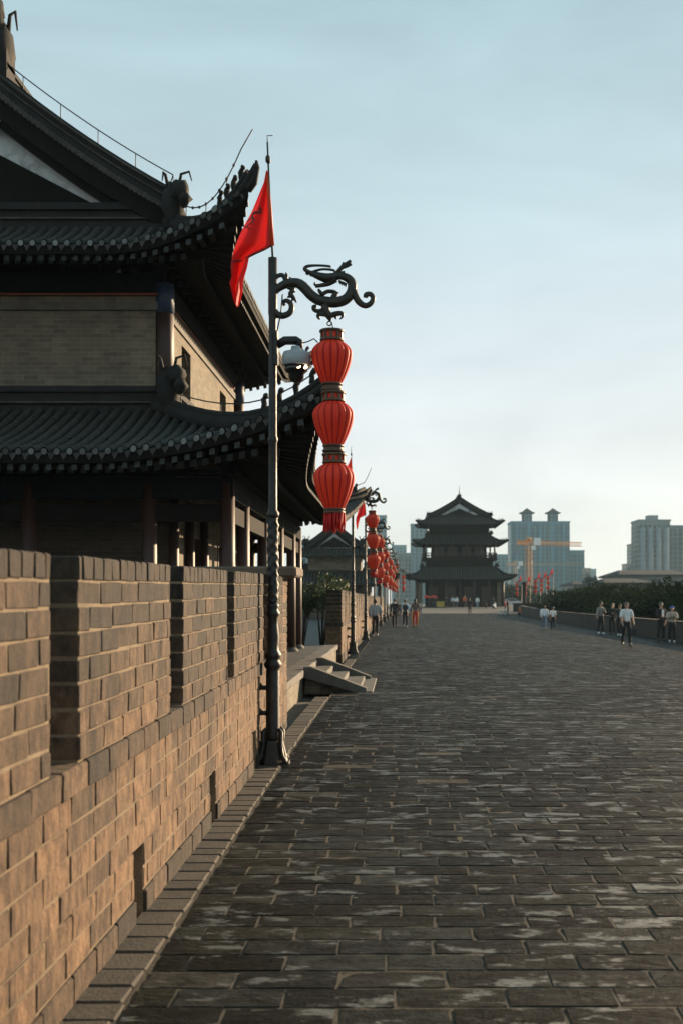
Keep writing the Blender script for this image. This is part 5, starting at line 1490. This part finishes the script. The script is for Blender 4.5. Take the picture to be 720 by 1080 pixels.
scooter(512, 641.5, 'dark scooter parked under the tower eave', DRK, rad(90))
# white car behind the square wall
X_, Y_ = px2(539, 215), 215
cr = empty('parked_car', (X_, Y_, g(X_, Y_)), 'white parked car showing beyond the low wall by the tower', 'car', None, 0)
b = MB()
sec = [(-2.1, .45, .80), (-2.0, .30, .95), (-1.3, .28, .98), (-.8, .28, 1.42), (.5, .28, 1.45), (1.1, .28, 1.02), (1.9, .30, .88), (2.1, .40, .70)]
ring = [[b.pt((x, -.85, lo)), b.pt((x, -.80 if hi > 1.2 else -.85, hi)), b.pt((x, .80 if hi > 1.2 else .85, hi)), b.pt((x, .85, lo))] for x, lo, hi in sec]
for r0, r1 in zip(ring, ring[1:]):
    for k in range(4): b.face((r0[k], r0[(k + 1) % 4], r1[(k + 1) % 4], r1[k]))
b.face(ring[0]); b.face(ring[-1][::-1]); b.build('body', WHT, cr)
b = MB(); q = [b.pt(p) for p in ((-1.2, -.862, 1.0), (1.0, -.862, 1.0), (.5, -.815, 1.38), (-.75, -.815, 1.38))]; b.face(q); b.build('side_window', M['glass2'], cr)
for x in (-1.3, 1.3):
    for y in (-.8, .8): b = MB(); wheel(b, (x, y, .3), .24, (1, 0, 0), .09, 12); b.build('wheel', BLK, cr)
# low wall in front of the square, right of the walk's end
b = MB(); b.box(14.5, 40, 150, 150.4, -.2, 1.15); b.box(14.4, 40.1, 149.95, 150.45, 1.152, 1.25, 1)
tag(b.build('square_wall', [M['farbrick'], M['ridge']]), 'low dark wall closing the far square below the lantern posts', 'parapet wall')
# dark banner column among the far lantern posts
x, y = px2(552, 186), 186; bc = empty('banner_column', (x, y, g(x, y)), 'dark upright banner column among the far lantern posts', 'column')
b = MB(); b.lathe([(.45, 0), (.4, .3), (.3, .5), (.3, 3.6), (.4, 3.9), (.1, 4.2)], 10); b.build('shaft', M['darkwood'], bc)

# ------------------------------------------------------------------ haze
b = MB(); b.box(-2700, 2700, -320, 2700, -13, 105)
hz = b.build('haze', []); tag(hz, kind='stuff')
m = bpy.data.materials.new('haze_air'); m.use_nodes = True; nt = m.node_tree; nt.nodes.clear()
out = nt.nodes.new('ShaderNodeOutputMaterial'); pv = nt.nodes.new('ShaderNodeVolumePrincipled')
pv.inputs['Color'].default_value = (.62, .88, 1.0, 1); pv.inputs['Density'].default_value = .00016; pv.inputs['Anisotropy'].default_value = .0
nt.links.new(pv.outputs[0], out.inputs['Volume']); hz.data.materials.append(m)

S.cycles.use_denoising = True
S.cycles.max_bounces = 6; S.cycles.volume_bounces = 1; S.cycles.transparent_max_bounces = 8
S.cycles.sample_clamp_indirect = 6
